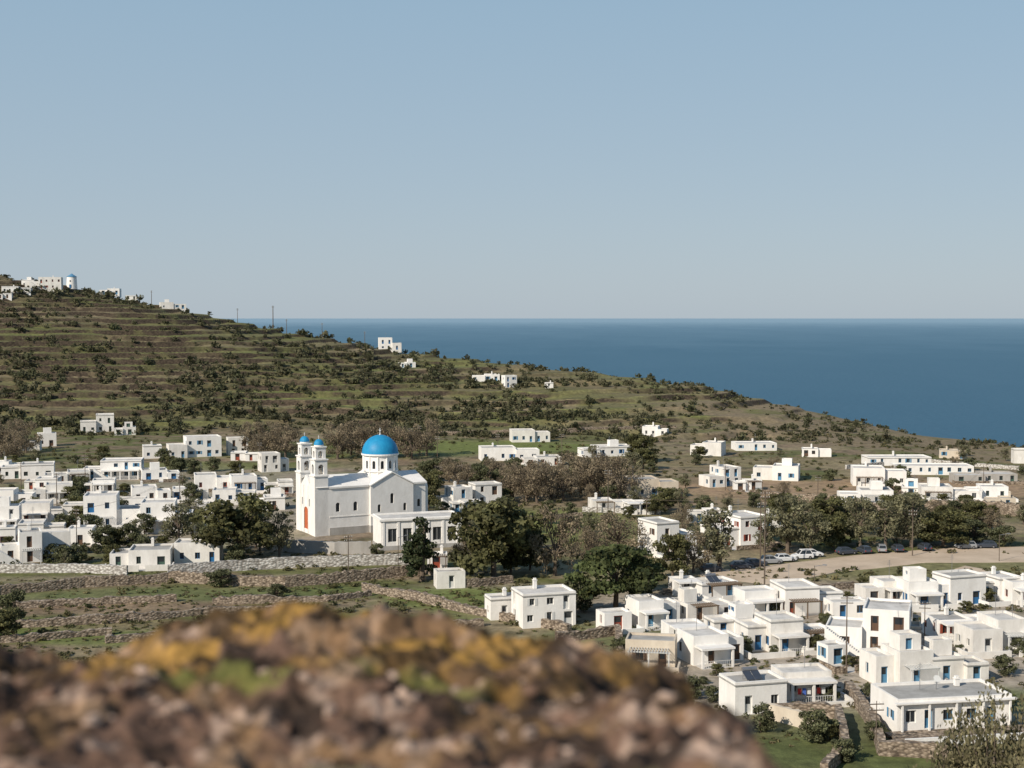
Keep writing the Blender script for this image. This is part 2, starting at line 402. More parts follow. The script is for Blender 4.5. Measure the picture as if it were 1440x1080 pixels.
def block(parts, cx, cy, w, d, z1, rng, floors, cm, wm, dens=1., slab=False, zb=0., sides=True, opsF=None, below=1.5):
    B = parts.setdefault('walls', MB()); O = parts.setdefault('windows_and_doors', MB()); RF = parts.setdefault('roof', MB())
    hf = (z1-zb-.3)/floors
    def sh(ops): return [(o[0],o[1],o[2]+zb,min(o[3]+zb, z1-.45),o[4],o[5]) for o in ops]
    x0, x1, y0, y1 = cx-w/2, cx+w/2, cy-d/2, cy+d/2
    sd = [((x0,y0),(1,0),(0,-1),w, opsF if opsF is not None else sh(gen_ops(w, floors, hf, rng, cm, .92*dens))),
          ((x1,y0),(0,1),(1,0),d, sh(gen_ops(d, floors, hf, rng, cm, .5*dens, False)) if sides else []),
          ((x1,y1),(-1,0),(0,1),w, sh(gen_ops(w, floors, hf, rng, cm, .5*dens, False)) if sides else []),
          ((x0,y1),(0,-1),(-1,0),d, sh(gen_ops(d, floors, hf, rng, cm, .6*dens, False)) if sides else [])]
    for p0, ux, n, L, ops in sd:
        wall(B, p0, ux, n, L, zb-below, z1, ops, wm)
        openings(O, p0, ux, n, ops, wm)
    t = .22; ph = .34
    X0, X1, Y0, Y1 = x0+t, x1-t, y0+t, y1-t
    for q in ([(x0,y0,z1),(x1,y0,z1),(X1,Y0,z1),(X0,Y0,z1)],[(x1,y0,z1),(x1,y1,z1),(X1,Y1,z1),(X1,Y0,z1)],
              [(x1,y1,z1),(x0,y1,z1),(X0,Y1,z1),(X1,Y1,z1)],[(x0,y1,z1),(x0,y0,z1),(X0,Y0,z1),(X0,Y1,z1)]):
        B.face(q, wm)
    zr = z1-ph
    for a, b_ in (((X0,Y0),(X1,Y0)),((X1,Y0),(X1,Y1)),((X1,Y1),(X0,Y1)),((X0,Y1),(X0,Y0))):
        B.face([(*a,zr),(*b_,zr),(*b_,z1),(*a,z1)], wm)
    RF.face([(X0,Y0,zr),(X1,Y0,zr),(X1,Y1,zr),(X0,Y1,zr)], 'roof' if (wm != 'cream' and rng.random() < .75) else 'slab')
    if slab:
        S = parts.setdefault('cornice', MB()); e = .12; za, zb2 = z1-.42, z1-.28
        S.box(x0-e,x1+e,y0-e,y0-.003,za,zb2,'slab'); S.box(x0-e,x0-.003,y0-.003,y1+e,za,zb2,'slab')
        S.box(x1+.003,x1+e,y0-.003,y1+e,za,zb2,'slab')

def solar(parts, x, y, z, rng):
    S = parts.setdefault('solar_water_heater', MB())
    for k in range(2):
        a = x+k*1.05
        S.face([(a,y,z+.25),(a+.95,y,z+.25),(a+.95,y+1.5,z+.95),(a,y+1.5,z+.95)], 'panel')
        S.face([(a-.03,y-.03,z+.2),(a-.03,y+1.53,z+.9),(a+.98,y+1.53,z+.9),(a+.98,y-.03,z+.2)], 'metal')
        S.box(a, a+.05, y+1.3, y+1.35, z, z+.8, 'metal'); S.box(a, a+.05, y, y+.05, z, z+.24, 'metal')
    S.tube((x+.1,y+1.7,z+1.05),(x+1.9,y+1.7,z+1.05),.27,.27,'metal',10)
def chimney(parts, x, y, z, rng, wm):
    S = parts.setdefault('chimney', MB()); h = rng.uniform(.5,1.0)
    S.box(x-.26,x+.26,y-.26,y+.26,z-.3,z+h,wm); S.box(x-.34,x+.34,y-.34,y+.34,z+h+.003,z+h+.1,wm)
    S.box(x-.2,x+.2,y-.2,y+.2,z+h+.103,z+h+.35,wm)
def antenna(parts, x, y, z):
    S = parts.setdefault('tv_antenna', MB())
    S.tube((x,y,z-.3),(x,y,z+2.8),.035,.03,'metal',5)
    for k in range(4): S.tube((x-.4+.05*k,y,z+2.0+.2*k),(x+.4-.05*k,y,z+2.0+.2*k),.02,.02,'metal',4)
def pergola(parts, x0, x1, y0, y1, h, cm='wood'):
    S = parts.setdefault('pergola', MB())
    n = max(2, int((x1-x0)/2.2)+1)
    for i in range(n):
        xx = x0+(x1-x0)*i/(n-1)
        S.box(xx-.08,xx+.08,y0,y0+.16,-1,h,cm)
    S.box(x0-.2,x1+.2,y0-.02,y0+.18,h+.003,h+.16,cm)
    xx = x0
    while xx < x1:
        S.box(xx,xx+.1,y0-.3,y1,h+.163,h+.24,cm); xx += .38
def porch(parts, x0, x1, y1, h, wm):
    S = parts.setdefault('porch', MB()); y0 = y1-2.3
    n = max(2, int((x1-x0)/2.4)+1)
    for i in range(n):
        xx = x0+.15+(x1-x0-.3)*i/(n-1)
        S.box(xx-.15,xx+.15,y0+.02,y0+.32,-1.5,h,wm)
    S.box(x0-.1,x1+.1,y0-.1,y1-.005,h+.003,h+.28,wm)
    S.box(x0,x1,y0,y1-.006,-1.5,.08,'roof')
    xx = x0+.3
    while xx < x1-.2:
        S.box(xx,xx+.04,y0+.1,y0+.14,.083,.95,'framew'); xx += .3
    S.box(x0+.2,x1-.2,y0+.09,y0+.15,.953,1.0,'framew')
def stairs(parts, x0, y0, w, H_, dirx=1, wm='white'):
    S = parts.setdefault('outdoor_stairs', MB()); n = max(3, int(H_/.19))
    for i in range(n):
        xa = x0+dirx*i*.28; xb = xa+dirx*.28
        S.box(min(xa,xb),max(xa,xb)-.001,y0-w,y0-.004,-1.5,(i+1)*H_/n,wm)
def yard(parts, w, d, rng, wm):
    S = parts.setdefault('yard_wall', MB()); f = rng.uniform(2.5,4.5); h = rng.uniform(.7,1.2)
    x0 = -w/2-rng.uniform(.3,2); x1 = w/2+rng.uniform(.3,2); y0 = -d/2-f
    g = rng.uniform(x0+2, x1-2)
    if rng.random() < .3: wm = 'stone'
    S.box(x0,g-.6,y0,y0+.25,-2,h,wm); S.box(g+.6,x1,y0,y0+.25,-2,h,wm)
    S.box(x0,x0+.25,y0+.253,-d/2-.005,-2,h,wm); S.box(x1-.25,x1,y0+.253,-d/2-.005,-2,h,wm)
    T = parts.setdefault('terrace', MB()); T.box(x0+.26,x1-.26,y0+.26,-d/2-.004,-2,.05,'roof')

def finish(name, parts, loc, yaw, zs=1.):
    e = bpy.data.objects.new(name, None); e.empty_display_size = 1
    scene.collection.objects.link(e); e.location = loc; e.rotation_euler = (0,0,yaw); e.scale = (1,1,zs)
    for k, mb in parts.items():
        if mb.f: add_obj(k, mb.mesh(k), parent=e)
    return e

def house(px, py, wpx, hpx, yaw=None, style='white', shut=None, dep=None, ex='', name='white_house'):
    rng = random.Random(px*7919+py*31)
    X, Y, Z = site(px, py)
    if yaw is None: yaw = rng.choice([14,18,22,26,10])
    yaw += rng.uniform(-6,6)
    WT = wpx/F*Y; h = hpx/F*Y*.95
    d = dep if dep else min(8.5, max(3.5, WT*.62))
    a = abs(R(yaw))
    w = (WT-d*math.sin(a))/math.cos(a)
    if w < 3:
        w = 3; d = max(2.8, min(d, (WT-3*math.cos(a))/max(.15, math.sin(a))))
    if h > w*.85: h = max(3.0, w*.85) if w < 6 else h
    h = min(9, max(2.7, h))
    fl = 2 if h > 5.0 else 1
    cm = shut or rng.choice(['blue','lblue','brown','framew','lblue','blue','green','brown','slab','red','lblue','blue'])
    wm = style if style != 'white' else rng.choice(['white','white','white_b'])
    Yc = Y+d/2*math.cos(a)
    parts = {}
    slab = rng.random() < .35
    plain = 'p' in ex
    if w > 7.0 and not plain:
        f = rng.uniform(.5,.7); wa = w*f; wb = w-wa; left = rng.random() < .5
        hb = h*rng.uniform(.55,.66) if fl == 2 else max(2.5, h*rng.uniform(.74,.86))
        db = d*rng.uniform(.7,.92); off = rng.choice([-1,1])*rng.uniform(.4,1.6)
        s = -1 if left else 1
        block(parts, -s*wb/2, 0, wa, d, h, rng, fl, cm, wm, slab=slab)
        block(parts, s*wa/2+s*.004, -(d-db)/2+off, wb, db, hb, rng, 1, cm, wm if rng.random() < .8 else 'white_b', slab=slab)
        if fl == 2 and rng.random() < .6: stairs(parts, s*(wb*.1), -d/2+off-.3 if off < 0 else -d/2, 1.0, hb, s, wm)
        ax = -s*wb/2; aw = wa
    else:
        block(parts, 0, 0, w, d, h, rng, fl, cm, wm, slab=slab)
        ax = 0; aw = w
    if rng.random() < .2 and w > 6 and not plain:
        rw = rng.uniform(2.2,3.2)
        block(parts, ax+rng.uniform(-.6,.6), d*.12, rw, rw*.9, h+1.7, rng, 1, cm, wm, dens=.4, zb=h-.3, below=0.02)
    if rng.random() < .45: chimney(parts, ax+rng.uniform(-1,1), d/2-.8, h, rng, wm)
    if rng.random() < .3: antenna(parts, ax+rng.uniform(-1.2,1.2), d/4, h)
    if 's' in ex: solar(parts, ax-1.2, -d/4, h-.34, rng)
    ypf = rng.random()
    hasyard = 'y' in ex or (rng.random() < .5 and Y < 420 and not plain)
    if 'g' in ex or (ypf < .15 and Y < 420 and not plain): pergola(parts, ax-aw*.4, ax+aw*.4, -d/2-2.2, -d/2-.01, 2.5, rng.choice(['wood','wood','framew']))
    elif 'o' in ex or (ypf < .33 and Y < 420 and not plain): porch(parts, ax-aw*.45, ax+aw*.45, -d/2, 2.45, wm)
    if hasyard: yard(parts, w, d, rng, wm)
    if 'c' in ex:
        S = parts.setdefault('laundry', MB()); y0 = -d/2-1.6
        S.tube((-2,y0,-1),(-2,y0,1.9),.03,.03,'metal',5); S.tube((2,y0,-1),(2,y0,1.9),.03,.03,'metal',5)
        S.tube((-2,y0,1.85),(2,y0,1.85),.012,.012,'metal',4)
        for k, c in enumerate(['cloth_r','cloth_b','framew','cloth_b','cloth_r','framew']):
            xx = -1.8+k*.6; S.face([(xx,y0+.01,1.84),(xx+.45,y0-.01,1.84),(xx+.43,y0-.05,1.1-.1*(k%2)),(xx+.02,y0+.04,1.1)], c)
    Xc = X+X/Y*(Yc-Y)
    OCC.append((Xc, Yc, max(w,d)*.5+.5))
    return finish(name, parts, (Xc, Yc, Z), R(yaw))

HS = [
 (62,407,52,18,12),(24,412,42,10,10),(8,420,20,8,10),(40,405,18,10,5),(155,405,30,9,10),(185,415,18,7,10),(243,432,40,10,15),
 (548,492,34,18,10),(571,517,28,8,10),(683,536,40,10,10),(716,545,22,18,20),(772,546,12,8,10),
 (137,608,52,26,15),(176,612,34,12,15),(66,628,30,20,15),(45,634,26,14,10),
 (272,643,82,30,18),(214,645,30,20,20),(334,640,34,26,15),(385,664,48,28,20),(345,648,40,10,10),
 (745,622,58,18,12),(715,648,86,20,10),(760,655,60,10,8),(850,642,85,15,10),(922,614,40,15,-12),(995,641,54,20,-14),
 (1148,643,45,9,-10),(1060,634,60,5,0),(1340,645,44,12,-10,'cream'),(1436,652,26,28,-10),(1260,655,90,8,0),(1310,668,110,9,-5),
 (1008,684,66,28,20),(1092,676,72,22,-14),(1235,684,80,27,-14),(912,700,80,28,14,'cream'),(1215,710,80,22,-10),(1335,706,90,22,-12),
 (1385,703,60,20,-12),(1290,700,50,16,-12),(1405,716,46,12,-8,'cream'),(1380,680,90,10,-5,'grey'),(1050,690,40,10,5),
 (638,716,54,32,20),(682,712,48,34,25),(655,722,50,12,15),(860,720,66,12,5),(895,722,40,14,8),
 (940,782,86,52,22,'white','brown'),(1030,768,96,44,22),(1085,745,40,20,10),(990,735,50,12,5),
 (160,674,86,28,10),(95,680,72,17,12),(40,674,80,22,10),(10,668,40,20,5),(225,676,60,16,14),(300,690,60,24,14),(350,692,60,24,16),(392,697,44,22,18),
 (20,714,60,26,12),(75,706,62,26,12),(212,706,62,22,12),(268,704,56,18,14),(330,708,64,20,12),
 (160,744,86,50,12,'white','blue'),(236,748,78,44,12,'white','lblue'),(40,738,72,32,14),(96,736,52,28,10),(8,748,46,38,10),
 (30,792,66,46,16,'white','brown'),(76,782,52,36,18),(126,768,60,26,14),(60,760,70,26,12),(300,728,50,22,14),
 (280,793,66,32,10,'white','blue'),(200,800,92,28,14,'white','green'),(5,770,40,30,14),
 (375,718,56,20,14),(140,694,50,20,12),(60,690,50,18,10),(185,722,44,22,12),
 (632,828,46,26,12),(615,800,30,12,10),
 (764,882,92,52,12,'white','framew'),(705,872,48,34,12,'white','framew'),(863,887,50,24,14),(916,940,78,42,-10,'cream','brown'),
 (920,882,82,40,24),(1002,842,70,22,18),(985,872,86,26,20),(1062,866,60,38,20),(1135,866,100,44,14,'white','red'),
 (1235,850,72,34,14),(1300,856,76,40,14,'white','blue'),(1348,852,70,46,16),(1395,846,76,36,16),(1436,850,50,34,14),
 (1222,918,135,66,-14,'white','brown'),(1082,918,90,50,16,'white','blue'),(1000,934,96,44,16,'white','brown'),(1030,898,80,26,16),(960,905,60,24,16),
 (1140,912,52,26,14),(1268,912,60,34,-10,'cream','brown'),(1345,900,90,30,12),(1388,918,100,48,14),(1437,915,40,40,14),
 (1262,966,92,52,16,'white','lblue'),(1335,960,90,40,14),(1170,936,40,20,14),(1058,1004,92,50,18,'white','framew'),(1126,984,80,42,14,'white','framew'),
 (1190,872,60,20,14),(1250,878,60,24,10),(960,838,40,14,10),
]
EX = {(1002,842):'s',(1058,1004):'s',(1126,984):'cy',(1388,918):'g',(1135,866):'g',(1268,912):'g',(764,882):'p',(705,872):'p',(1000,934):'o',(920,882):'o',(1345,900):'o',(1300,856):'o',
      (1262,966):'y',(1082,918):'y',(280,793):'p',(1060,634):'p',(1260,655):'p',(1310,668):'p',(30,792):'g',(1436,652):'p',(236,748):'o',(160,744):'y'}
for t in HS:
    t = list(t)+[None]*(7-len(t))
    st = t[5] or 'white'; sh = t[6]
    house(t[0], t[1], t[2], t[3], t[4], st, sh, ex=EX.get((t[0],t[1]), ''), name='stone_house' if st in ('cream','grey') else 'white_house')

def villa():
    X, Y, Z = site(1335, 1030); rng = random.Random(5); p = {}
    W = 13.6
    ops = [(1.0,2.2,.8,2.2,'win','framew'),(3.2,4.2,.1,2.2,'door','lblue'),(5.4,6.6,.9,2.1,'win','lblue'),(8.2,9.4,.9,2.1,'win','lblue'),(10.6,11.6,.1,2.2,'door','lblue')]
    block(p, 0, 0, W, 7, 3.5, rng, 1, 'lblue', 'white', opsF=ops)
    S = p.setdefault('cornice', MB()); S.box(-W/2-.4,W/2+.4,-4.1,-3.505,3.0,3.16,'white')
    S = p.setdefault('terrace', MB()); S.box(-W/2-1.5,W/2+1.5,-8.5,-3.51,-3,-.02,'stone'); S.box(-W/2-1.5,W/2+1.5,-8.75,-8.503,-3,.7,'white')
    S = p.setdefault('beams', MB())
    for k in range(5): S.box(-W/2+k*3.2+.3,-W/2+k*3.2+.5,-4.0,-3.8,-.02,2.995,'white')
    chimney(p, 3, 2, 3.5, rng, 'white'); antenna(p, -2, 1, 3.5)
    T = p.setdefault('satellite_dish', MB()); T.tube((0,1,3.1),(0,1,4.2),.04,.04,'metal'); T.tube((0,.9,4.3),(0,.75,4.45),.1,.45,'framew',16)
    OCC.append((X, Y+3, 9)); finish('white_villa', p, (X, Y+3.5, Z+.4), R(10))
villa()

def school():
    X, Y, Z = site(536, 775); rng = random.Random(3); p = {}
    W, D_ = 16.6, 8
    front = []
    for i in range(5):
        a = 1.4+i*3.05; front.append((a, a+1.8, 1.6, 4.3, 'win', 'framew'))
    h = 6.4
    block(p, W/2, D_/2, W, D_, h, rng, 1, 'framew', 'white', opsF=front, slab=False, sides=False, below=2.5)
    S = p['cornice'] = MB()
    S.box(-.35,W+.35,-.35,-.004,h-.55,h-.15,'white'); S.box(-.35,-.004,-.001,D_+.3,h-.55,h-.15,'white'); S.box(W+.004,W+.35,-.001,D_+.3,h-.55,h-.15,'white')
    S = p['plinth'] = MB(); S.box(-.12,W+.12,-.12,-.006,-2.5,.9,'slab'); S.box(-.12,-.006,-.004,D_,-2.5,.9,'slab')
    S = p['pilasters'] = MB()
    for i in range(6):
        a = .25+i*3.05; S.box(a, a+.45, -.15, -.005, .91, h-.56, 'white')
    finish('school_building', p, (X, Y, Z), R(17)); OCC.append((X+9, Y+6, 11))
school()

# ------------------------------------------------------------------ church
def arch(mb, p0, ux, n, s0, s1, z0, z1, oc, ow, sill, spring, depth, mat, pane=None, K=8):
    def P(s, z, d=0): return (p0[0]+ux[0]*s-n[0]*d, p0[1]+ux[1]*s-n[1]*d, z)
    a, b_ = oc-ow/2, oc+ow/2; r = ow/2
    mb.face([P(s0,z0),P(a,z0),P(a,z1),P(s0,z1)], mat); mb.face([P(b_,z0),P(s1,z0),P(s1,z1),P(b_,z1)], mat)
    if sill > z0: mb.face([P(a,z0),P(b_,z0),P(b_,sill),P(a,sill)], mat)
    pts = [(oc-r*math.cos(math.pi*k/K), spring+r*math.sin(math.pi*k/K)) for k in range(K+1)]
    for k in range(K):
        (sa, za), (sb, zb) = pts[k], pts[k+1]
        mb.face([P(sa,za),P(sb,zb),P(sb,z1),P(sa,z1)], mat)
    out = [(a,sill)]+pts+[(b_,sill)]
    for k in range(len(out)-1):
        (sa, za), (sb, zb) = out[k], out[k+1]
        mb.face([P(sa,za),P(sb,zb),P(sb,zb,depth),P(sa,za,depth)], mat)
    mb.face([P(a,sill),P(b_,sill),P(b_,sill,depth),P(a,sill,depth)], mat)
    if pane: mb.face([P(s,z,depth) for s, z in out], pane)
def archwall(mb, p0, ux, n, L, z0, z1, wins, mat, depth=.3):
    if not wins:
        wall(mb, p0, ux, n, L, z0, z1, [], mat); return
    wins = sorted(wins); ed = [0]+[(wins[i][0]+wins[i+1][0])/2 for i in range(len(wins)-1)]+[L]
    for i, w in enumerate(wins): arch(mb, p0, ux, n, ed[i], ed[i+1], z0, z1, w[0], w[1], w[2], w[3], w[5] if len(w) > 5 else depth, mat, w[4])
def church():
    X, Y, Z = site(444, 755)
    L, W, E = 25.4, 11.8, 10.8
    p = {}
    tx0, tx1, py_ = 12.2, 22.2, -.7; pk = 13.5; mx = (tx0+tx1)/2
    B = p['nave_walls'] = MB()
    archwall(B, (0,0), (1,0), (0,-1), tx0, -2, E, [(5.0,.9,5.2,6.8,'glass'),(9.0,.9,5.2,6.8,'glass')], 'white')
    archwall(B, (tx1,0), (1,0), (0,-1), L-tx1, -2, E, [(1.6,.7,5.2,6.6,'glass')], 'white')
    archwall(B, (0,W), (0,-1), (-1,0), W, -2, E, [(W/2,2.8,1.0,4.6,'rust',.12),(3.7,.7,6.2,7.6,'glass'),(W-3.7,.7,6.2,7.6,'glass')], 'white')
    archwall(B, (L,0), (0,1), (1,0), W, -2, E, [], 'white'); archwall(B, (L,W), (-1,0), (0,1), L, -2, E, [], 'white')
    T = p['transept'] = MB()
    archwall(T, (tx0,py_), (1,0), (0,-1), 10, -2, E, [(2.0,.7,4.6,6.0,'glass'),(5,.8,6.4,8.3,'glass'),(8.0,.7,4.6,6.0,'glass'),], 'white')
    T.face([(tx0,py_,E),(tx1,py_,E),(mx,py_,pk)], 'white')
    T.face([(tx0,py_,-2),(tx0,0,-2),(tx0,0,E),(tx0,py_,E)], 'white'); T.face([(tx1,py_,-2),(tx1,0,-2),(tx1,0,E),(tx1,py_,E)], 'white')
    RF = p['roof'] = MB()
    o = .25; yb = W+.7
    RF.face([(tx0-o,py_-o,E-.05),(mx,py_-o,pk+.12),(mx,yb,pk+.12),(tx0-o,yb,E-.05)], 'white')
    RF.face([(tx1+o,py_-o,E-.05),(tx1+o,yb,E-.05),(mx,yb,pk+.12),(mx,py_-o,pk+.12)], 'white')
    RF.face([(tx0-o,py_-o,E-.05),(tx0-o,py_-o,E-.3),(mx,py_-o,pk-.13),(mx,py_-o,pk+.12)], 'white')
    RF.face([(tx1+o,py_-o,E-.05),(mx,py_-o,pk+.12),(mx,py_-o,pk-.13),(tx1+o,py_-o,E-.3)], 'white')
    RF.face([(0,-o,E+.01),(L+o,-o,E+.01),(L+o,W/2,pk-.6),(0,W/2,pk-.6)], 'white')
    RF.face([(0,W+o,E+.01),(0,W/2,pk-.6),(L+o,W/2,pk-.6),(L+o,W+o,E+.01)], 'white')
    RF.face([(L,0,E+.01),(L,W,E+.01),(L,W/2,pk-.62)], 'white')
    S = p['cornice'] = MB()
    S.box(3.1,tx0-o-.01,-.28,-.004,E-.35,E-.02,'white'); S.box(tx1+.3,L+.25,-.28,-.004,E-.35,E-.02,'white')
    S.box(L+.004,L+.25,0,W,E-.35,E-.02,'white')
    S.box(3.1,tx0-.13,-.15,-.005,-2,1.7,'grey'); S.box(tx1+.13,L+.1,-.15,-.005,-2,1.7,'grey'); S.box(tx0-.12,tx1+.12,py_-.15,py_-.005,-2,1.7,'grey')
    S.box(3.1,tx0-.05,-.1,-.004,4.0,4.2,'white')
    B.face([(0,3,E),(0,W-3,E),(0,W/2,13.2)], 'white'); B.face([(.4,3,E),(.4,W-3,E),(.4,W/2,13.2)], 'white')
    B.face([(0,3,E),(0,W/2,13.2),(.4,W/2,13.2),(.4,3,E)], 'white'); B.face([(0,W-3,E),(0,W/2,13.2),(.4,W/2,13.2),(.4,W-3,E)], 'white')
    for nm, cy in (('bell_tower_near', 1.5), ('bell_tower_far', W-1.5)):
        T = p[nm] = MB()
        cx = 1.35; h = 1.5
        x0, x1, y0, y1 = cx-h, cx+h, cy-h, cy+h
        T.box(x0,x1,y0,y1,-2,13.2,'white'); T.box(x0-.18,x1+.18,y0-.18,y1+.18,13.203,13.5,'white')
        def tier(hh, z0, z1, ow, sp):
            x0, x1, y0, y1 = cx-hh, cx+hh, cy-hh, cy+hh; w = 2*hh
            for p0, ux, n in (((x0,y0),(1,0),(0,-1)),((x1,y0),(0,1),(1,0)),((x1,y1),(-1,0),(0,1)),((x0,y1),(0,-1),(-1,0))):
                arch(T, p0, ux, n, 0, w, z0, z1, w/2, ow, z0+.25, sp, .4, 'white')
            T.box(x0+.01,x1-.01,y0+.01,y1-.01,z1,z1+.04,'white')
            T.box(x0-.2,x1+.2,y0-.2,y1+.2,z1+.043,z1+.28,'white')
        tier(1.38, 13.5, 16.8, 1.25, 15.3); tier(1.12, 17.1, 19.6, 1.0, 18.4)
        T.box(cx-.1,cx+.1,cy-.1,cy+.1,13.6,16.7,'grey'); T.dome((cx,cy,15.0),.42,.5,'brown',12,6)
        T.tube((cx,cy,19.89),(cx,cy,20.2),1.0,1.0,'white',16)
        T.dome((cx,cy,20.203),1.05,1.25,'dome_blue',16,8)
        T.box(cx-.05,cx+.05,cy-.05,cy+.05,21.4,22.3,'framew'); T.box(cx-.05,cx+.05,cy-.3,cy+.3,21.85,21.95,'framew')
    D_ = p['drum'] = MB(); cx, cy = mx, W/2; n = 12; r = 3.75
    for k in range(n):
        a0 = 2*math.pi*k/n; a1 = 2*math.pi*(k+1)/n
        P0 = (cx+r*math.cos(a0), cy+r*math.sin(a0)); P1 = (cx+r*math.cos(a1), cy+r*math.sin(a1))
        Lk = math.hypot(P1[0]-P0[0], P1[1]-P0[1]); ux = ((P1[0]-P0[0])/Lk, (P1[1]-P0[1])/Lk); nn = (math.cos((a0+a1)/2), math.sin((a0+a1)/2))
        arch(D_, P0, ux, nn, 0, Lk, 10.5, 16.9, Lk/2, .7, 13.9, 15.4, .35, 'white', 'glass')
        D_.tube((P0[0]+.0,P0[1],12),(P0[0],P0[1],16.9),.16,.16,'white',6)
    D_.tube((cx,cy,13.2),(cx,cy,13.45),4.0,4.0,'white',32); D_.tube((cx,cy,16.903),(cx,cy,17.25),4.15,4.15,'white',40)
    DM = MB(); DM.dome((cx,cy,17.253),3.98,4.2,'dome_blue',48,16)
    T = p['cross'] = MB(); T.dome((cx,cy,21.5),.25,.25,'framew',12,8,True)
    T.box(cx-.07,cx+.07,cy-.07,cy+.07,21.7,23.0,'framew'); T.box(cx-.07,cx+.07,cy-.45,cy+.45,22.4,22.54,'framew')
    ap = p['apse'] = MB(); ap.tube((L,W/2,-2),(L,W/2,9),3,3,'white',24); ap.dome((L,W/2,9.003),3,2,'white',24,6)
    e = finish('blue_domed_church', p, (X, Y, Z), R(28), .955)
    add_obj('dome', DM.mesh('dome', True), parent=e)
    OCC.append((X+9, Y+10, 15)); OCC.append((X+1, Y+5, 8)); OCC.append((X-6, Y-2, 7))
church()

def windmill():
    X, Y, Z = site(101, 403); p = {}
    T = p['tower'] = MB(); T.tube((0,0,-2),(0,0,6.6),3.3,2.8,'white',24); T.box(-.5,.5,-3.35,-2.8,0,2.1,'blue')
    T.box(-.3,.3,-3.1,-2.7,3.8,4.6,'glass')
    T = p['cap'] = MB(); T.tube((0,0,6.603),(0,0,6.85),3.0,3.0,'lblue',24); T.tube((0,0,6.853),(0,0,8.4),2.9,.5,'lblue',24)
    T.dome((0,0,8.4),.5,.3,'lblue',12,4)
    finish('windmill', p, (X, Y, Z), 0); OCC.append((X,Y,5))
windmill()

# ------------------------------------------------------------------ walls
def polyline(pts, step=1.0):
    P = [site(*q)[:2] for q in pts]; out = []
    for i in range(len(P)-1):
        a, b_ = P[i], P[i+1]; L = math.hypot(b_[0]-a[0], b_[1]-a[1]); n = max(1, int(L/step))
        for k in range(n): out.append((a[0]+(b_[0]-a[0])*k/n, a[1]+(b_[1]-a[1])*k/n))
    out.append(P[-1])
    if len(out) > 6:
        out = [(q[0]+.9*float(vn(np.array(q[0]/6), np.array(3.3), 1)-.5), q[1]+1.6*float(vn(np.array(q[0]/7), np.array(q[1]/9), 5)-.5)) for q in out]
    return out
def linewall(name, pts, h, th, mat, rough=.25, seed=0):
    P = polyline(pts, .7); rng = random.Random(seed); mb = MB()
    n = len(P); V = []
    for i, q in enumerate(P):
        a = P[max(0,i-1)]; b_ = P[min(n-1,i+1)]
        dx, dy = b_[0]-a[0], b_[1]-a[1]; l = math.hypot(dx, dy) or 1; nxx, nyy = -dy/l, dx/l
        z = float(H(q[0], q[1])); hh = h*(.75+.5*float(vn(np.array(i/9.), np.array(seed*1.7), 4)))+rng.uniform(-rough, rough)*h*.4 if mat == 'stone' else h+rng.uniform(-rough, rough)*h*.5
        t = th/2+rng.uniform(0, rough)*.2
        V.append([(q[0]-nxx*t*1.25, q[1]-nyy*t*1.25, z-1.5), (q[0]-nxx*t, q[1]-nyy*t, z+hh), (q[0]+nxx*t, q[1]+nyy*t, z+hh+rng.uniform(-.1,.1)), (q[0]+nxx*t*1.25, q[1]+nyy*t*1.25, z-1.5)])
    for i in range(n-1):
        for k in range(3): mb.face([V[i][k],V[i+1][k],V[i+1][k+1],V[i][k+1]], mat)
    mb.face(V[0], mat); mb.face(V[-1], mat)
    add_obj(name, mb.mesh(name))
WL = [([(238,810),(330,804),(440,797),(578,794)],2.0,.5,'stone_white',.08,'plastered_stone_wall'),
 ([(-60,846),(0,838),(120,826),(240,818),(400,826),(590,810)],1.7,.8,'stone',.3,0),
 ([(510,830),(600,850),(690,868),(800,890)],1.3,.8,'stone',.3,0),
 ([(0,885),(150,878),(300,864),(420,858)],1.1,.8,'stone',.4,0),
 ([(300,850),(460,846),(520,838)],1.1,.8,'stone',.4,0),
 ([(150,905),(330,890),(520,886),(680,880)],1.1,.8,'stone',.4,0),
 ([(-20,858),(80,852),(250,846)],1.1,.8,'stone',.4,0),
 ([(-20,905),(90,898),(160,893)],1.0,.8,'stone',.4,0),
 ([(585,800),(650,826),(720,820)],1.4,.6,'stone',.2,0),
 ([(1190,975),(1230,1030),(1240,1062),(1440,1075)],1.5,.8,'stone',.25,0),
 ([(1090,1005),(1180,1012),(1190,1060),(1160,1090)],1.5,.8,'stone',.2,0),
 ([(780,905),(870,892),(880,950)],1.4,.8,'stone',.3,0),
 ([(930,836),(1080,838),(1200,826)],1.0,.6,'stone',.3,0),
 ([(590,665),(700,658),(760,664)],1.3,.8,'stone',.3,0),
 ([(1080,700),(1180,706),(1260,722)],1.5,.8,'stone',.3,0),
 ([(1300,716),(1440,726)],2.6,1,'stone',.3,0),
 ([(400,776),(470,780),(520,778)],2.4,.8,'grey',.02,'retaining_wall'),
 ([(600,612),(800,606),(950,602)],1.2,.9,'stone',.4,0),
 ([(820,720),(930,724)],1.2,.5,'stone_white',.05,'plastered_stone_wall'),
 ([(700,735),(820,728)],1.2,.5,'stone',.3,0),
 ([(1190,660),(1300,650),(1440,662)],1.2,.6,'stone_white',.1,'plastered_stone_wall'),
 ([(1080,1010),(1150,1030)],1.8,.5,'cream',.02,'garden_wall'),
 ([(0,806),(100,806),(180,808)],1.6,.6,'stone_white',.1,'plastered_stone_wall')]
for i, (pts, h, th, mt, rg, nm) in enumerate(WL): linewall(nm or 'dry_stone_wall', pts, h, th, mt, rg, i)

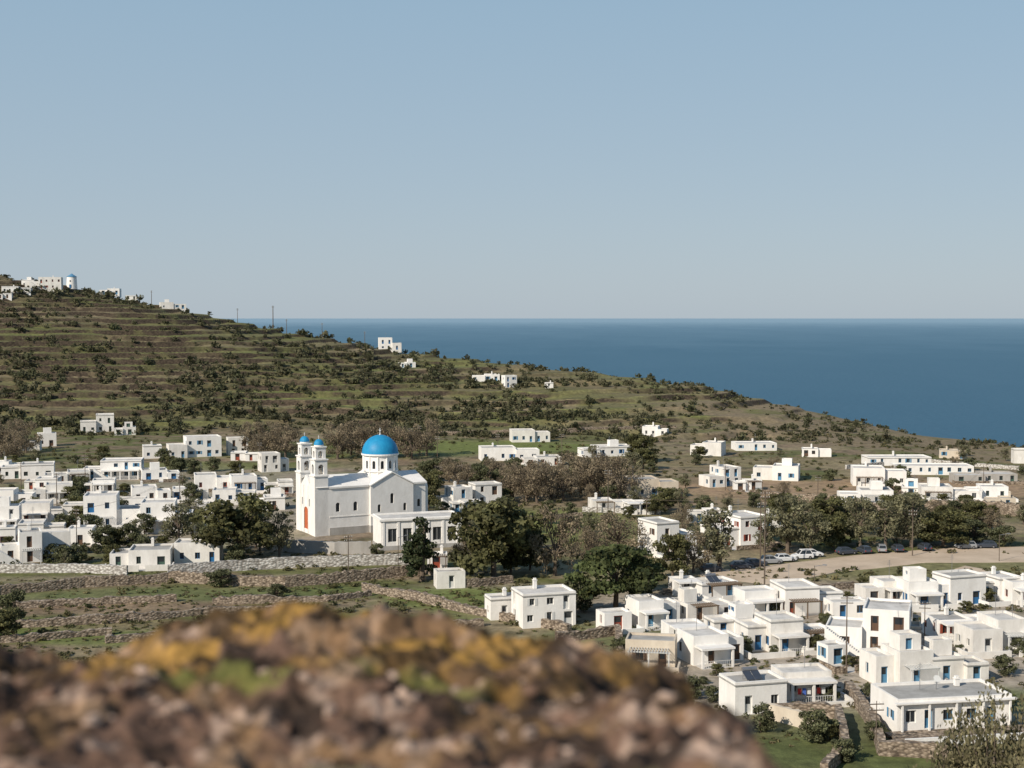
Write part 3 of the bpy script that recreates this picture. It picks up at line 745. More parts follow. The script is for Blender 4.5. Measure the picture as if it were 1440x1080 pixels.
# ------------------------------------------------------------------ dirt road
def strip(name, A, B_, mat, n=90, mrows=14, lift=.06):
    def res(P):
        P = np.array([site(*q)[:2] for q in P]); s = np.concatenate([[0], np.cumsum(np.hypot(*np.diff(P, axis=0).T))]); t = np.linspace(0, s[-1], n)
        return np.stack([np.interp(t, s, P[:,0]), np.interp(t, s, P[:,1])], 1)
    a, b_ = res(A), res(B_); w = np.linspace(0, 1, mrows)
    P = a[None]*(1-w[:,None,None])+b_[None]*w[:,None,None]
    edge = (fbm(P[...,0]/4, P[...,1]/4, 3, 3)-.5)*.9
    z = H(P[...,0], P[...,1])+lift
    z[0] -= .2; z[-1] -= .2
    P[0,:,1] += edge[0]*3; P[-1,:,1] += edge[-1]*3
    V = np.concatenate([P, z[...,None]], 2).reshape(-1, 3); idx = np.arange(n*mrows).reshape(mrows, n)
    Q = np.stack([idx[:-1,:-1].ravel(), idx[:-1,1:].ravel(), idx[1:,1:].ravel(), idx[1:,:-1].ravel()], 1)
    me = fast_mesh(name, V, Q, smooth=True); me.materials.append(MAT[mat]); add_obj(name, me)
strip('dirt_road', [(985,804),(1100,792),(1200,780),(1330,770),(1560,764)], [(985,812),(1080,824),(1180,806),(1300,793),(1560,792)], 'dirt')
strip('dirt_path', [(1360,796),(1460,812),(1560,830)], [(1340,802),(1440,824),(1560,850)], 'dirt', 40, 8, .11)
OCC += [(*site(px, 790)[:2], 9) for px in range(1040,1440,40)]

# ------------------------------------------------------------------ cars
def car_mesh(cm, tall=0.):
    mb = MB()
    st = [(-2.1,.45,.72,.72),(-2.0,.30,.86,.82),(-1.3,.25,.93,.86),(-.2,.25,.95,.87),(.9,.25,.93,.87),(1.7,.28,.82,.84),(2.05,.34,.66,.76),(2.12,.42,.58,.68)]
    for i in range(len(st)-1):
        (xa,la,ha,wa),(xb,lb,hb,wb) = st[i], st[i+1]
        mb.face([(xa,-wa,ha-.1),(xb,-wb,hb-.1),(xb,-wb*.93,hb),(xa,-wa*.93,ha)], cm); mb.face([(xa,wa,ha-.1),(xa,wa*.93,ha),(xb,wb*.93,hb),(xb,wb,hb-.1)], cm)
        mb.face([(xa,-wa,la),(xb,-wb,lb),(xb,-wb,hb-.1),(xa,-wa,ha-.1)], cm); mb.face([(xa,wa,la),(xa,wa,ha-.1),(xb,wb,hb-.1),(xb,wb,lb)], cm)
        mb.face([(xa,-wa*.93,ha),(xb,-wb*.93,hb),(xb,wb*.93,hb),(xa,wa*.93,ha)], cm); mb.face([(xa,-wa,la),(xa,wa,la),(xb,wb,lb),(xb,-wb,lb)], 'black')
    for i in (0,-1):
        xx, l, h, w = st[i]; mb.face([(xx,-w,l),(xx,w,l),(xx,w*.93,h),(xx,-w*.93,h)], cm)
    zt = 1.45+tall
    lo = [(-1.95,-.80),(1.1,-.80),(1.1,.80),(-1.95,.80)]; hi = [(-1.45,-.62),(.25,-.62),(.25,.62),(-1.45,.62)]
    L = [(a,b_,.9) for a, b_ in lo]; T = [(a,b_,zt) for a, b_ in hi]
    mb.face(T, cm)
    for k in range(4):
        k2 = (k+1) % 4; q = [Vector(L[k]),Vector(L[k2]),Vector(T[k2]),Vector(T[k])]
        mb.face(q, cm)
        nrm = (q[1]-q[0]).cross(q[3]-q[0]).normalized()*.012
        def bl(s, t): return (q[0]*(1-s)+q[1]*s)*(1-t)+(q[3]*(1-s)+q[2]*s)*t+nrm
        segs = ((.07,.46),(.5,.93)) if k in (0,2) else ((.06,.94),)
        for a, b_ in segs: mb.face([bl(a,.12),bl(b_,.12),bl(b_,.88),bl(a,.88)], 'glass')
    for xx in (-1.3,1.3):
        for s in (-1,1):
            mb.tube((xx,s*.70,.31),(xx,s*.885,.31),.31,.31,'tyre',14); mb.tube((xx,s*.886,.31),(xx,s*.895,.31),.18,.17,'metal',10)
    for s in (-1,1):
        mb.box(2.03,2.13,s*.5-.14,s*.5+.14,.5,.6,'framew'); mb.box(-2.12,-2.04,s*.6-.1,s*.6+.1,.6,.76,'lamp_r')
    return mb.mesh('parked_car')
CM = [car_mesh(c, t) for c, t in (('car_w',0),('car_s',.1),('car_d',.0),('car_r',0.),('car_w',.35))]
for px, py, k, a in [(1043,800,2,10),(1062,797,2,15),(1084,793,1,12),(1104,790,0,14),(1128,786,4,190),(1142,783,0,5),(1190,780,2,20),(1215,778,2,100),(1240,777,1,80),(1358,772,1,185),(1386,771,2,182),
                     (1000,804,2,20),(1262,776,2,90),(1300,774,2,95)]:
    X, Y, Z = site(px, py); add_obj('parked_car', CM[k], loc=(X, Y, float(H(X,Y))+.06), rotz=R(a)); OCC.append((X,Y,3))

# ------------------------------------------------------------------ poles
def pole(px, py, hpx, lamp=False, th=.13):
    X, Y, Z = site(px, py); h = hpx/F*Y; mb = MB()
    mb.tube((0,0,-1),(0,0,h),th,th*.65,'pole',8)
    if lamp:
        mb.tube((0,0,h-.1),(1.6,0,h+.25),.05,.04,'metal',6); mb.box(1.3,2.0,-.15,.15,h+.16,h+.3,'metal')
    else:
        for dz in (.35,1.0):
            mb.box(-.8,.8,-.05,.05,h-dz-.05,h-dz+.05,'pole')
            for s in (-.7,-.3,.3,.7): mb.tube((s,0,h-dz+.053),(s,0,h-dz+.24),.05,.03,'framew',6)
    add_obj('street_lamp' if lamp else 'utility_pole', mb.mesh('pole'), loc=(X,Y,Z), rotz=R(random.Random(px).uniform(-40,40)))
    return X, Y, Z+h-.1
POLES = [(1075,828,138,.14),(909,775,75,.13),(1190,948,112,.1),(1283,782,66,.12),(490,814,62,.11),(855,730,70,.13),(1069,800,95,.12),(967,812,45,.1),(80,715,50,.12),(253,705,40,.12),
 (108,775,60,.1),(1232,1055,70,.07),(577,642,40,.13),(590,640,42,.13),(615,645,32,.12),(213,418,20,.2),(334,450,20,.18),(384,462,32,.3),(403,468,20,.2),(453,476,22,.18),(513,486,20,.18),
 (1383,690,35,.12),(700,640,30,.12),(120,690,50,.12),(30,700,50,.12),(365,650,28,.14),(1150,700,30,.12),(905,770,40,.12),(1300,905,60,.08),(1020,690,35,.12),(790,640,30,.14)]
TOPS = {}
for px, py, h, th in POLES: TOPS[px] = pole(px, py, h, False, th)
for px, py, h in ((1145,845,50),(1405,790,38),(560,800,45)): pole(px, py, h, True, .08)
def wire(a, b_):
    mb = MB(); A = Vector(TOPS[a]); B_ = Vector(TOPS[b_]); n = 12; sag = (A-B_).length*.02
    for off in (-.6,.6):
        P = [A.lerp(B_, k/n)+Vector((off*.5,off*.5,-sag*4*(k/n)*(1-k/n))) for k in range(n+1)]
        for k in range(n): mb.tube(P[k], P[k+1], .018, .018, 'pole', 4, False)
    add_obj('power_line', mb.mesh('power_line'))
for a, b_ in ((1075,1283),(1075,909),(909,855),(1190,1300),(1283,1383),(80,120),(108,253)): wire(a, b_)

# ------------------------------------------------------------------ trees
def leaves(C, n, size, rng, base, flat=.8, outward=.8, vertical=0.):
    Vs, Cs = [], []
    for (cx, cy, cz, rx, rz, br) in C:
        m = int(n)
        d = rng.normal(size=(m,3)); d /= np.linalg.norm(d, axis=1)[:,None]
        rr = rng.uniform(.35, 1.12, size=m)**.6
        p = np.array([cx,cy,cz])+d*rr[:,None]*np.array([rx,rx,rz])
        nn = d*outward+rng.normal(size=(m,3))*.6; nn /= np.linalg.norm(nn, axis=1)[:,None]
        a = np.cross(nn, rng.normal(size=(m,3))); a /= np.linalg.norm(a, axis=1)[:,None]
        if vertical: 
            a = rng.normal(size=(m,3))*.35; a[:,2] += 1; a /= np.linalg.norm(a, axis=1)[:,None]; nn = np.cross(a, rng.normal(size=(m,3))); nn /= np.linalg.norm(nn, axis=1)[:,None]
        b_ = np.cross(nn, a)
        s = size*rng.uniform(.6,1.4,size=(m,1)); w = s*flat
        q = np.stack([p-a*s-b_*w*.5, p+b_*w*-.9+a*s*.2, p+a*s+b_*w*.4, p+b_*w-a*s*.1], 1)
        Vs.append(q.reshape(-1,3))
        c = np.array(base)[None]*(br*rng.uniform(.7,1.3,size=(m,1)))+rng.normal(size=(m,1))*.006*np.array([1,.6,0])
        Cs.append(np.repeat(np.clip(c, .005, 1), 4, axis=0))
    return np.concatenate(Vs), np.concatenate(Cs)
def tree_mesh(kind, seed):
    rng = np.random.default_rng(seed); C = []; mb = MB()
    if kind == 'pine':
        base = (.112,.11,.047); n = 120; size = .22
        for i in range(40):
            a = rng.uniform(0,2*math.pi); t = rng.uniform(0,1)**.6; z = rng.uniform(1.7,7.3); rmax = 3.9*math.sqrt(max(.05,1-((z-4.0)/4.0)**2))
            r = rng.uniform(.8,1.4); C.append((math.cos(a)*t*rmax, math.sin(a)*t*rmax, z, r, r*.62, rng.uniform(.5,1.5)))
        tr = 3.2
    elif kind == 'umbrella':
        base = (.078,.094,.036); n = 130; size = .2
        for i in range(36):
            a = rng.uniform(0,2*math.pi); t = rng.uniform(0,1)**.6; z = 6.9-2.6*t*t+rng.uniform(-1.3,.3); 
            r = rng.uniform(.8,1.4); C.append((math.cos(a)*t*4.0, math.sin(a)*t*4.0, z, r*1.15, r*.46, rng.uniform(.5,1.5)))
        for i in range(10):
            a = rng.uniform(0,2*math.pi); C.append((math.cos(a)*2.6, math.sin(a)*2.6, rng.uniform(2.0,4), .9, .5, .7))
        tr = 3.2
    elif kind == 'conifer':
        base = (.055,.07,.032); n = 90; size = .17
        for i in range(34):
            z = rng.uniform(1.2,7.6); rm = 2.3*(1-(z-1)/7.4)+.2; a = rng.uniform(0,2*math.pi); t = rng.uniform(.3,1)
            C.append((math.cos(a)*t*rm, math.sin(a)*t*rm, z, .7, .42, rng.uniform(.6,1.3)))
        tr = 6.5
    elif kind == 'euc':
        base = (.185,.178,.105); n = 64; size = .165
        for i in range(38):
            z = rng.uniform(2.0,7.6); rm = 2.9*math.sqrt(max(.06,1-((z-4.9)/3.4)**2)); a = rng.uniform(0,2*math.pi); t = rng.uniform(0.1,1)**.7
            r = rng.uniform(.55,1.05); C.append((math.cos(a)*t*rm, math.sin(a)*t*rm, z, r, r*.9, rng.uniform(.6,1.35)))
        tr = 3.6
    elif kind == 'bare':
        base = (.24,.195,.13); n = 62; size = .135
        for i in range(40):
            z = rng.uniform(1.4,7.6); rm = 3.4*math.sqrt(max(.06,1-((z-4.4)/3.9)**2)); a = rng.uniform(0,2*math.pi); t = rng.uniform(0.1,1)**.7
            r = rng.uniform(.6,1.15); C.append((math.cos(a)*t*rm, math.sin(a)*t*rm, z, r, r, rng.uniform(.6,1.3)))
        tr = 2.6
    else:
        base = (.125,.132,.068); n = 85; size = .26
        for i in range(28):
            z = rng.uniform(1.3,7.2); rm = 3.9*math.sqrt(max(.06,1-((z-4.0)/3.8)**2)); a = rng.uniform(0,2*math.pi); t = rng.uniform(0.1,1)**.7
            r = rng.uniform(.9,1.6); C.append((math.cos(a)*t*rm, math.sin(a)*t*rm, z, r, r*.75, rng.uniform(.55,1.35)))
        tr = 2.0
    lx, ly = rng.uniform(-.4,.4,2)
    mb.tube((0,0,-.8),(lx*.5,ly*.5,tr*.5),.3,.24,'bark',8); mb.tube((lx*.5,ly*.5,tr*.5),(lx,ly,tr),.24,.17,'bark',8)
    top = Vector((lx,ly,tr))
    for c in C[:22]:
        e = Vector(c[:3]); s = top if e.z > tr*.9 else Vector((lx*.5,ly*.5,min(tr*.6,e.z*.8)))
        mid = s.lerp(e,.5)+Vector((0,0,.25)); mb.tube(s, mid, .10, .06, 'bark', 5, False); mb.tube(mid, e, .06, .02, 'bark', 4, False)
    if kind == 'bare':
        for c in C:
            for k in range(7):
                d = Vector(rng.normal(size=3)).normalized(); e = Vector(c[:3]); mb.tube(e, e+d*1.2, .025, .01, 'bark', 3, False)
    LV, LC = leaves(C, n, size, rng, base, vertical=1. if kind == 'bare' else 0.)
    bv = np.array(mb.v); nb = len(bv)
    fq = [f for f in mb.f if len(f) == 4]
    q0 = np.array(fq); q1 = np.arange(len(LV)).reshape(-1,4)+nb
    me = fast_mesh('tree', np.concatenate([bv, LV]), np.concatenate([q0, q1]), np.concatenate([np.full((nb,3), .1), LC]))
    me.materials.append(MAT['bark']); me.materials.append(MAT['leaf'])
    me.polygons.foreach_set('material_index', np.concatenate([np.zeros(len(q0), int), np.ones(len(q1), int)])); me.update()
    return me
TM = {k: [tree_mesh(k, 10*i+j) for j in range(3)] for i, k in enumerate(['pine','umbrella','conifer','euc','bare','olive'])}
TW = {'pine':8.4,'umbrella':9.2,'conifer':4.8,'euc':6.6,'bare':7.2,'olive':8.8}
TN = {'pine':'pine_tree','umbrella':'stone_pine_tree','conifer':'conifer_tree','euc':'eucalyptus_tree','bare':'bare_tamarisk_tree','olive':'olive_tree'}
trng = random.Random(11)
def tree(kind, px, py, hpx, wpx=None):
    X, Y, Z = site(px, py); h = hpx/F*Y; sz = h/8.*1.05
    sx = (wpx/F*Y/TW[kind]*1.1) if wpx else sz*trng.uniform(1.0,1.3)
    add_obj(TN[kind], trng.choice(TM[kind]), loc=(X,Y,Z-.1), rotz=trng.uniform(0,6.28), scale=(sx,sx,sz))
    OCC.append((X,Y,2))
for t in [('pine',335,788,90,114),('olive',298,778,46,48),('euc',394,785,62,38),('euc',250,770,58,54),('pine',695,814,114,122),('umbrella',865,862,102,128),('conifer',593,817,88,58),
          ('bare',780,810,94,70),('pine',745,802,60,50),('bare',866,780,54,82),('euc',1010,802,82,78),('pine',945,812,62,50),('bare',975,806,58,50),('euc',1108,778,80,68),
          ('euc',1140,780,60,50),('euc',1210,772,70,52),('pine',1172,772,48,46),('euc',1246,772,64,50),('euc',1282,770,74,60),('pine',1325,770,52,68),('olive',1372,764,34,50),
          ('pine',602,716,50,42),('euc',1075,778,50,40),('pine',1165,745,46,60),('olive',185,772,36,38),('olive',145,775,36,38),('euc',366,775,54,40),
          ('olive',820,860,50,52),('bare',660,806,48,46),('pine',718,806,56,50),('olive',310,825,24,44),('olive',390,842,22,32),('olive',530,785,20,24),
          ('umbrella',905,834,48,54),('olive',1150,1045,46,54),('olive',1190,1072,32,44),('olive',1070,1030,40,44),('olive',880,930,34,44),
          ('olive',1415,950,28,38),('olive',20,880,50,44),('pine',5,900,44,54),('olive',95,795,28,42),('olive',1230,985,20,26),('olive',1310,1010,18,22),
          ('bare',830,790,46,46),('olive',1410,768,28,46),('pine',1350,758,34,42),('bare',1262,765,46,40),('pine',1300,764,40,46),
          ('pine',360,772,56,52),('olive',12,735,30,36),('pine',115,740,28,34),('euc',270,735,34,34)]: tree(*t)
for px in range(716,880,11):
    tree('bare' if trng.random() < .7 else 'euc', px+trng.uniform(-5,5), 708-trng.uniform(0,14), trng.uniform(40,58))
for px in range(600,716,15):
    tree('bare' if trng.random() < .6 else 'olive', px+trng.uniform(-5,5), 684-trng.uniform(0,10), trng.uniform(25,35))
for px in list(range(355,420,13))+list(range(470,600,14))+list(range(-10,46,12)):
    tree('bare', px+trng.uniform(-5,5), 648-trng.uniform(0,14), trng.uniform(34,50))
for px, py in [(890,672),(905,660),(935,720),(960,715),(870,690),(1165,735),(1190,742),(1330,740),(1300,750),(1370,745),(1210,750),(1150,752),(1100,735),(1250,735),(900,650),(1275,745)]:
    tree('pine' if trng.random() < .6 else 'euc', px, py, trng.uniform(28,43))
def free(X, Y, r=1.5): return all((X-a)**2+(Y-b_)**2 > (c+r)**2 for a, b_, c in OCC)
def scatter(cnt, x0, x1, y0, y1, r, kinds, h0, h1, ref):
    k = 0; tries = 0
    while k < cnt and tries < 4000:
        tries += 1
        px = trng.uniform(x0,x1); py = trng.uniform(y0,y1)
        X, Y, Z = site(px, py)
        if not free(X, Y, r): continue
        tree(trng.choice(kinds), px, py, trng.uniform(h0,h1)*(ref/Y)); k += 1
scatter(115, 560, 1440, 640, 775, 1.3, ['olive','olive','euc','bare','pine'], 8, 22, 450)
scatter(75, -20, 385, 640, 800, -.1, ['olive','olive','pine','euc'], 10, 27, 350)
scatter(65, 900, 1440, 825, 1060, -.3, ['olive','olive','pine'], 10, 25, 210)

# ---- scrub masses
def scrub(name, P, S, cols, tq=60, seed=0, leaf=.17):
    rng = np.random.default_rng(seed); n = len(P)
    T = []
    for v in range(6):
        C = []
        for i in range(7):
            a = rng.uniform(0,6.28); t = rng.uniform(0,.55); C.append((math.cos(a)*t, math.sin(a)*t, rng.uniform(.25,.65), rng.uniform(.3,.48), rng.uniform(.25,.4), rng.uniform(.55,1.35)))
        T.append(leaves(C, tq//7, leaf, rng, (1,1,1)))
    Vs, Cs = [], []
    ty = rng.integers(0,6,n); ang = rng.uniform(0,6.28,n)
    for v in range(6):
        m = np.nonzero(ty == v)[0]
        if not len(m): continue
        LV, LC = T[v]; c, s = np.cos(ang[m]), np.sin(ang[m])
        X = (LV[None,:,0]*c[:,None]-LV[None,:,1]*s[:,None])*S[m,0][:,None]+P[m,0][:,None]
        Y = (LV[None,:,0]*s[:,None]+LV[None,:,1]*c[:,None])*S[m,0][:,None]+P[m,1][:,None]
        Z = LV[None,:,2]*S[m,1][:,None]+P[m,2][:,None]
        Vs.append(np.stack([X,Y,Z],2).reshape(-1,3)); Cs.append((LC[None]*cols[m][:,None,:]).reshape(-1,3))
    V = np.concatenate(Vs); me = fast_mesh(name, V, np.arange(len(V)).reshape(-1,4), np.concatenate(Cs)); me.materials.append(MAT['leaf']); add_obj(name, me)
rng = np.random.default_rng(4)
N = 46000
u = rng.uniform(-.55,.5,N); yy = rng.uniform(520,900,N)
yc = np.interp(u, UB, YC); yb = np.interp(u, UB, YB); ok = (yy > yb-6) & (yy < yc+25)
u, yy, yc, yb = u[ok], yy[ok], yc[ok], yb[ok]; xx = u*yy
t = (yy-yb)/(yc-yb)
hh, kk, ff, mr_ = H(xx, yy, True)
dn = fbm(xx/45, yy/30, 61, 3)*.8+fbm(xx/12, yy/9, 62, 2)*.5
dens = np.clip((dn-.57)*3.6+.3*(1-t)*(1-sstep(u,0,.2)), .07, 1)*(1-.25*sstep(u, .0, .2))
dens = dens*(.38+.95*sstep(np.abs(ff-.4), .25, .42)*mr_+.55*(1-mr_))
k = rng.uniform(size=len(xx)) < dens*.62
xx, yy, u, t, hh = xx[k], yy[k], u[k], t[k], hh[k]
sz = rng.uniform(.9,2.8,len(xx))*(1.1-.35*sstep(u,.0,.16))
big = rng.uniform(size=len(xx)) < .17; sz = np.where(big, sz*1.6, sz)
w = rng.uniform(size=(len(xx),1))
cols = (np.array([.084,.09,.045])*(1-w)+np.array([.15,.14,.08])*w)*rng.uniform(.7,1.35,(len(xx),1))
scrub('hillside_scrub', np.stack([xx,yy,hh-.2],1), np.stack([sz, sz*rng.uniform(.8,1.15,len(xx))],1), cols, 49, 1)
print('hill bushes', len(xx))
N = 9500
yy = rng.uniform(150,560,N); u = rng.uniform(-.45,.45,N); xx = u*yy
dn = fbm(xx/18, yy/12, 71, 3); k = rng.uniform(size=N) < np.clip((dn-.44)*4, .08, 1)
xx, yy = xx[k], yy[k]
oc = np.array(OCC); d = np.sqrt((xx[:,None]-oc[None,:,0])**2+(yy[:,None]-oc[None,:,1])**2)-oc[None,:,2]
k = d.min(1) > .1; xx, yy = xx[k], yy[k]
sz = rng.uniform(.4,1.5,len(xx)); w = rng.uniform(size=(len(xx),1))
cols = (np.array([.088,.10,.042])*(1-w)+np.array([.19,.165,.08])*w)*rng.uniform(.7,1.2,(len(xx),1))
scrub('valley_scrub', np.stack([xx,yy,H(xx,yy)-.1],1), np.stack([sz, sz*rng.uniform(.6,1.0,len(xx))],1), cols, 49, 2)
N = 12000
yy = rng.uniform(150,290,N); u = rng.uniform(-.42,.42,N); xx = u*yy
k = rng.uniform(size=N) < np.clip((fbm(xx/7, yy/5, 81, 3)-.42)*4, .04, 1); xx, yy = xx[k], yy[k]
d = np.sqrt((xx[:,None]-oc[None,:,0])**2+(yy[:,None]-oc[None,:,1])**2)-oc[None,:,2]
k = d.min(1) > .0; xx, yy = xx[k], yy[k]
sz = rng.uniform(.22,.55,len(xx)); w = rng.uniform(size=(len(xx),1))
cols = (np.array([.12,.145,.048])*(1-w)+np.array([.26,.21,.12])*w)*rng.uniform(.7,1.2,(len(xx),1))
scrub('grass_tufts', np.stack([xx,yy,H(xx,yy)-.05],1), np.stack([sz*1.4, sz*.8],1), cols, 14, 3, .3)

# ------------------------------------------------------------------ near bush at lower right
def near_bush(name, X, Y, h, w, seed):
    rng = np.random.default_rng(seed); mb = MB(); z = float(H(X,Y)); C = []
    for i in range(40):
        a = rng.uniform(0,6.28); t = rng.uniform(0,1)**.6; e = Vector((math.cos(a)*t*w, math.sin(a)*t*w, h*(1-.45*t*t)*rng.uniform(.7,1.02)))
        m = Vector((e.x*.45,e.y*.45,e.z*.5)); mb.tube((0,0,-.2), m, .03, .018, 'bark', 4, False); mb.tube(m, e, .018, .006, 'bark', 4, False)
        for k in range(5):
            q = m.lerp(e, .2+.2*k); C.append((q.x,q.y,q.z,.22,.26,rng.uniform(.6,1.4)))
    LV, LC = leaves(C, 46, .045, rng, (.20,.18,.10), flat=.45, vertical=1.)
    bv = np.array(mb.v); nb = len(bv); q0 = np.array([f for f in mb.f if len(f) == 4]); q1 = np.arange(len(LV)).reshape(-1,4)+nb
    me = fast_mesh(name, np.concatenate([bv,LV]), np.concatenate([q0,q1]), np.concatenate([np.full((nb,3),.1),LC]))
    me.materials.append(MAT['bark']); me.materials.append(MAT['leaf']); me.polygons.foreach_set('material_index', np.concatenate([np.zeros(len(q0),int), np.ones(len(q1),int)]))
    add_obj(name, me, loc=(X,Y,z))
near_bush('wild_shrub', 8.35, 24, 3.9, 1.15, 1); near_bush('wild_shrub', 7.75, 24.5, 3.0, .9, 2); near_bush('wild_shrub', 8.9, 23, 3.2, 1., 3)

# ------------------------------------------------------------------ foreground rock
def rock():
    D = 2.6
    px = np.array([-1200,-300,0,90,200,300,430,500,600,700,800,850,920,1000,1400.]); py = np.array([955,950,944,938,908,882,867,869,884,906,920,934,950,976,1000.])
    cx = (px-720)/F*D; cz = -(py-447)/F*D
    xs = np.linspace(-2.4,.62,760); ys = np.linspace(1.15,3.1,480)
    X, Y = np.meshgrid(xs, ys); Bs = np.interp(X, cx, cz)
    wob = (fbm(X*3, Y*3, 5, 3)-.5)
    t = sstep(Y+wob*.4, 2.0, 2.5)
    Z = -.585*(1-t)+Bs*t
    Z = Z-sstep(Y, 2.66, 3.1)*.6
    ex = .345+.06*wob+.02*np.sin(Y*9)
    Z = Z-sstep(X, ex, ex+.1)*.9
    Z = Z+(fbm(X*5, Y*5, 7, 5)-.5)*.085
    Z = Z-np.abs(fbm(X*10, Y*10, 8, 4)-.5)*.13+.012
    Z = Z+(fbm(X*32, Y*32, 9, 3)-.5)*.034
    br = (X < xs[1]) | (X > xs[-2]) | (Y < ys[1]) | (Y > ys[-2]); Z = np.where(br, -1.9, Z)
    x, y, z = X.ravel(), Y.ravel(), Z.ravel()
    base = np.array([.14,.085,.06]); pale = np.array([.37,.27,.21]); dark = np.array([.026,.017,.013]); orange = np.array([.30,.175,.045]); moss = np.array([.15,.155,.04]); och = np.array([.19,.115,.055])
    c = mixc(np.tile(base,(len(x),1)), pale, sstep(fbm(x*24,y*24,11,4), .52,.63)*.9)
    c = mixc(c, dark, sstep(fbm(x*12,y*12,12,4), .49,.59)*.92)
    upper = sstep(y, 2.05, 2.4)
    c = mixc(c, och, upper*sstep(fbm(x*7,y*7,13,4), .38,.58)*.65)
    lx = sstep(x, -.9, -.6)*(1-sstep(x, -.05, .15))*.45+.5
    c = mixc(c, orange, upper*lx*sstep(fbm(x*9,y*9,14,4), .47,.57)*.95)
    c = mixc(c, dark, upper*sstep(fbm(x*15,y*15,24,4), .51,.63)*.85)
    c = mixc(c, och, (1-upper)*sstep(fbm(x*8,y*8,16,4), .54,.66)*.7)
    def blob(X0, Y0, rx, ry, cc, w):
        nonlocal c
        d = np.sqrt(((x-X0)/rx)**2+((y-Y0)/ry)**2)+2.2*(fbm(x*16,y*16,19,4)-.5); c = mixc(c, np.array(cc), (1-sstep(d,.6,1.2))*w)
    blob(-.42,2.2,.15,.06,moss,.8); blob(-.13,2.24,.08,.05,moss,.7); blob(-.25,2.25,.05,.04,moss,.65); blob(.25,2.35,.14,.25,dark,.85); blob(-.2,1.75,.1,.04,moss,.5); blob(.12,1.72,.05,.04,moss,.5)  # moss patches; the dark blob is shadow painted on the rock's right end
    idx = np.arange(X.size).reshape(X.shape)
    Q = np.stack([idx[:-1,:-1].ravel(), idx[:-1,1:].ravel(), idx[1:,1:].ravel(), idx[1:,:-1].ravel()], 1)
    me = fast_mesh('lichen_covered_rock', np.stack([x,y,z],1), Q, c, True); me.materials.append(MAT['rock']); o = add_obj('lichen_covered_rock', me)
    r2 = np.random.default_rng(8); V, Qs, Cc = [], [], []; nv = 0
    import bmesh
    bm = bmesh.new(); bmesh.ops.create_cube(bm, size=2); bmesh.ops.subdivide_edges(bm, edges=bm.edges[:], cuts=3, use_grid_fill=True)
    bv = np.array([v.co[:] for v in bm.verts]); bf = np.array([[v.index for v in f.verts] for f in bm.faces]); bm.free()
    nb = bv/np.linalg.norm(bv, axis=1)[:,None]; bv = nb*.65+bv*.35
    for i in range(420):
        sx = r2.uniform(-1.6,.36); sy = r2.uniform(1.55,2.3)
        ix = int((sx+2.4)/3.02*759); iy = int((sy-1.15)/1.95*479); sz_ = Z[iy,ix]; s = r2.uniform(.004,.012)
        a = r2.uniform(0,6.28); R_ = np.array([[math.cos(a),-math.sin(a),0],[math.sin(a),math.cos(a),0],[0,0,1]])
        v = (bv*(1+.3*np.sin(bv[:,[1,2,0]]*3+r2.uniform(0,6,3)))*s*np.array([1.3,.9,.65]))@R_.T+np.array([sx,sy,sz_+s*.1])
        V.append(v); Qs.append(bf+nv); nv += len(v)
        cc = [base*1.1, pale, pale*1.2, och, dark*1.5, base][r2.integers(0,6)]*r2.uniform(.8,1.2); Cc.append(np.tile(cc,(len(v),1)))
    me = fast_mesh('loose_stones', np.concatenate(V), np.concatenate(Qs), np.concatenate(Cc), True); me.materials.append(MAT['rock']); add_obj('loose_stones', me, parent=o)
rock()

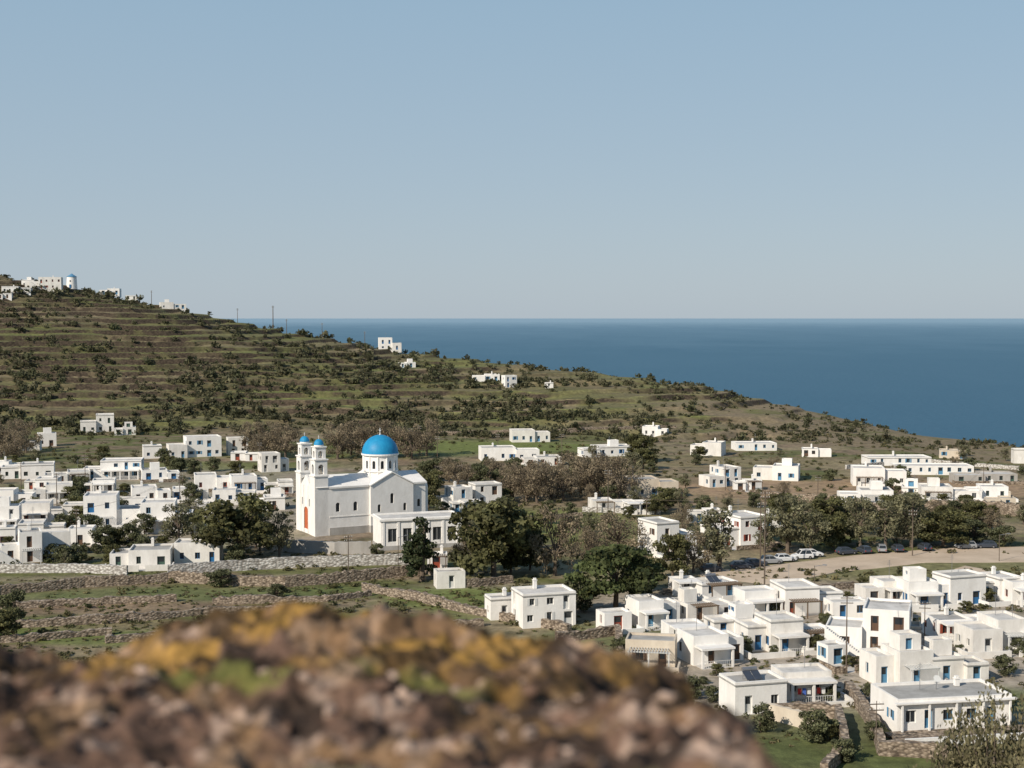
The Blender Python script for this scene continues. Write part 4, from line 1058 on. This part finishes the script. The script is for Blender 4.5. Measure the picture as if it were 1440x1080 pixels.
# ------------------------------------------------------------------ light, sky, camera
el = R(33); saz = R(225)
sd = Vector((math.sin(saz)*math.cos(el), math.cos(saz)*math.cos(el), math.sin(el)))
L = bpy.data.lights.new('sun', 'SUN'); L.energy = 5.0; L.angle = R(.5); L.color = (1,.905,.775)
so = bpy.data.objects.new('sun', L); scene.collection.objects.link(so); so.rotation_euler = (-sd).to_track_quat('-Z','Y').to_euler(); so.location = (0,0,50)
w = bpy.data.worlds.new('World'); scene.world = w; w.use_nodes = True; nt = w.node_tree
bg = nt.nodes['Background']; sk = nt.nodes.new('ShaderNodeTexSky'); sk.sky_type = 'NISHITA'; sk.sun_disc = False
sk.sun_elevation = el; sk.sun_rotation = saz; sk.altitude = 0; sk.air_density = 1.0; sk.dust_density = .6; sk.ozone_density = 1.5
tc = nt.nodes.new('ShaderNodeTexCoord'); sx = nt.nodes.new('ShaderNodeSeparateXYZ'); nt.links.new(tc.outputs['Generated'], sx.inputs[0])
rp = nt.nodes.new('ShaderNodeValToRGB'); e = rp.color_ramp.elements
S_ = .1
def hz(c): return tuple(c)+(1,)
e[0].position = 0; e[0].color = hz((.43,.51,.59)); e[1].position = 1; e[1].color = hz((.08,.155,.28))
k = e.new(.06); k.color = hz((.405,.50,.59)); k = e.new(.23); k.color = hz((.315,.46,.59)); k = e.new(.5); k.color = hz((.15,.26,.41))
nt.links.new(sx.outputs['Z'], rp.inputs['Fac'])
sc = nt.nodes.new('ShaderNodeVectorMath'); sc.operation = 'SCALE'; sc.inputs['Scale'].default_value = 1/S_; nt.links.new(rp.outputs['Color'], sc.inputs[0])
mx = nt.nodes.new('ShaderNodeMix'); mx.data_type = 'RGBA'; mx.inputs[0].default_value = .85
nt.links.new(sk.outputs[0], mx.inputs[6]); nt.links.new(sc.outputs[0], mx.inputs[7]); nt.links.new(mx.outputs[2], bg.inputs['Color']); bg.inputs['Strength'].default_value = S_

cam = bpy.data.cameras.new('camera'); co = bpy.data.objects.new('camera', cam); scene.collection.objects.link(co)
cam.sensor_width = 36; cam.lens = 50; cam.clip_start = .05; cam.clip_end = 1e6
co.location = (0,0,0); co.rotation_euler = (math.pi/2-TH, 0, 0)
cam.dof.use_dof = True; cam.dof.focus_distance = 280; cam.dof.aperture_fstop = 2.9
scene.camera = co
scene.view_settings.view_transform = 'Standard'; scene.view_settings.look = 'None'; scene.view_settings.exposure = 0
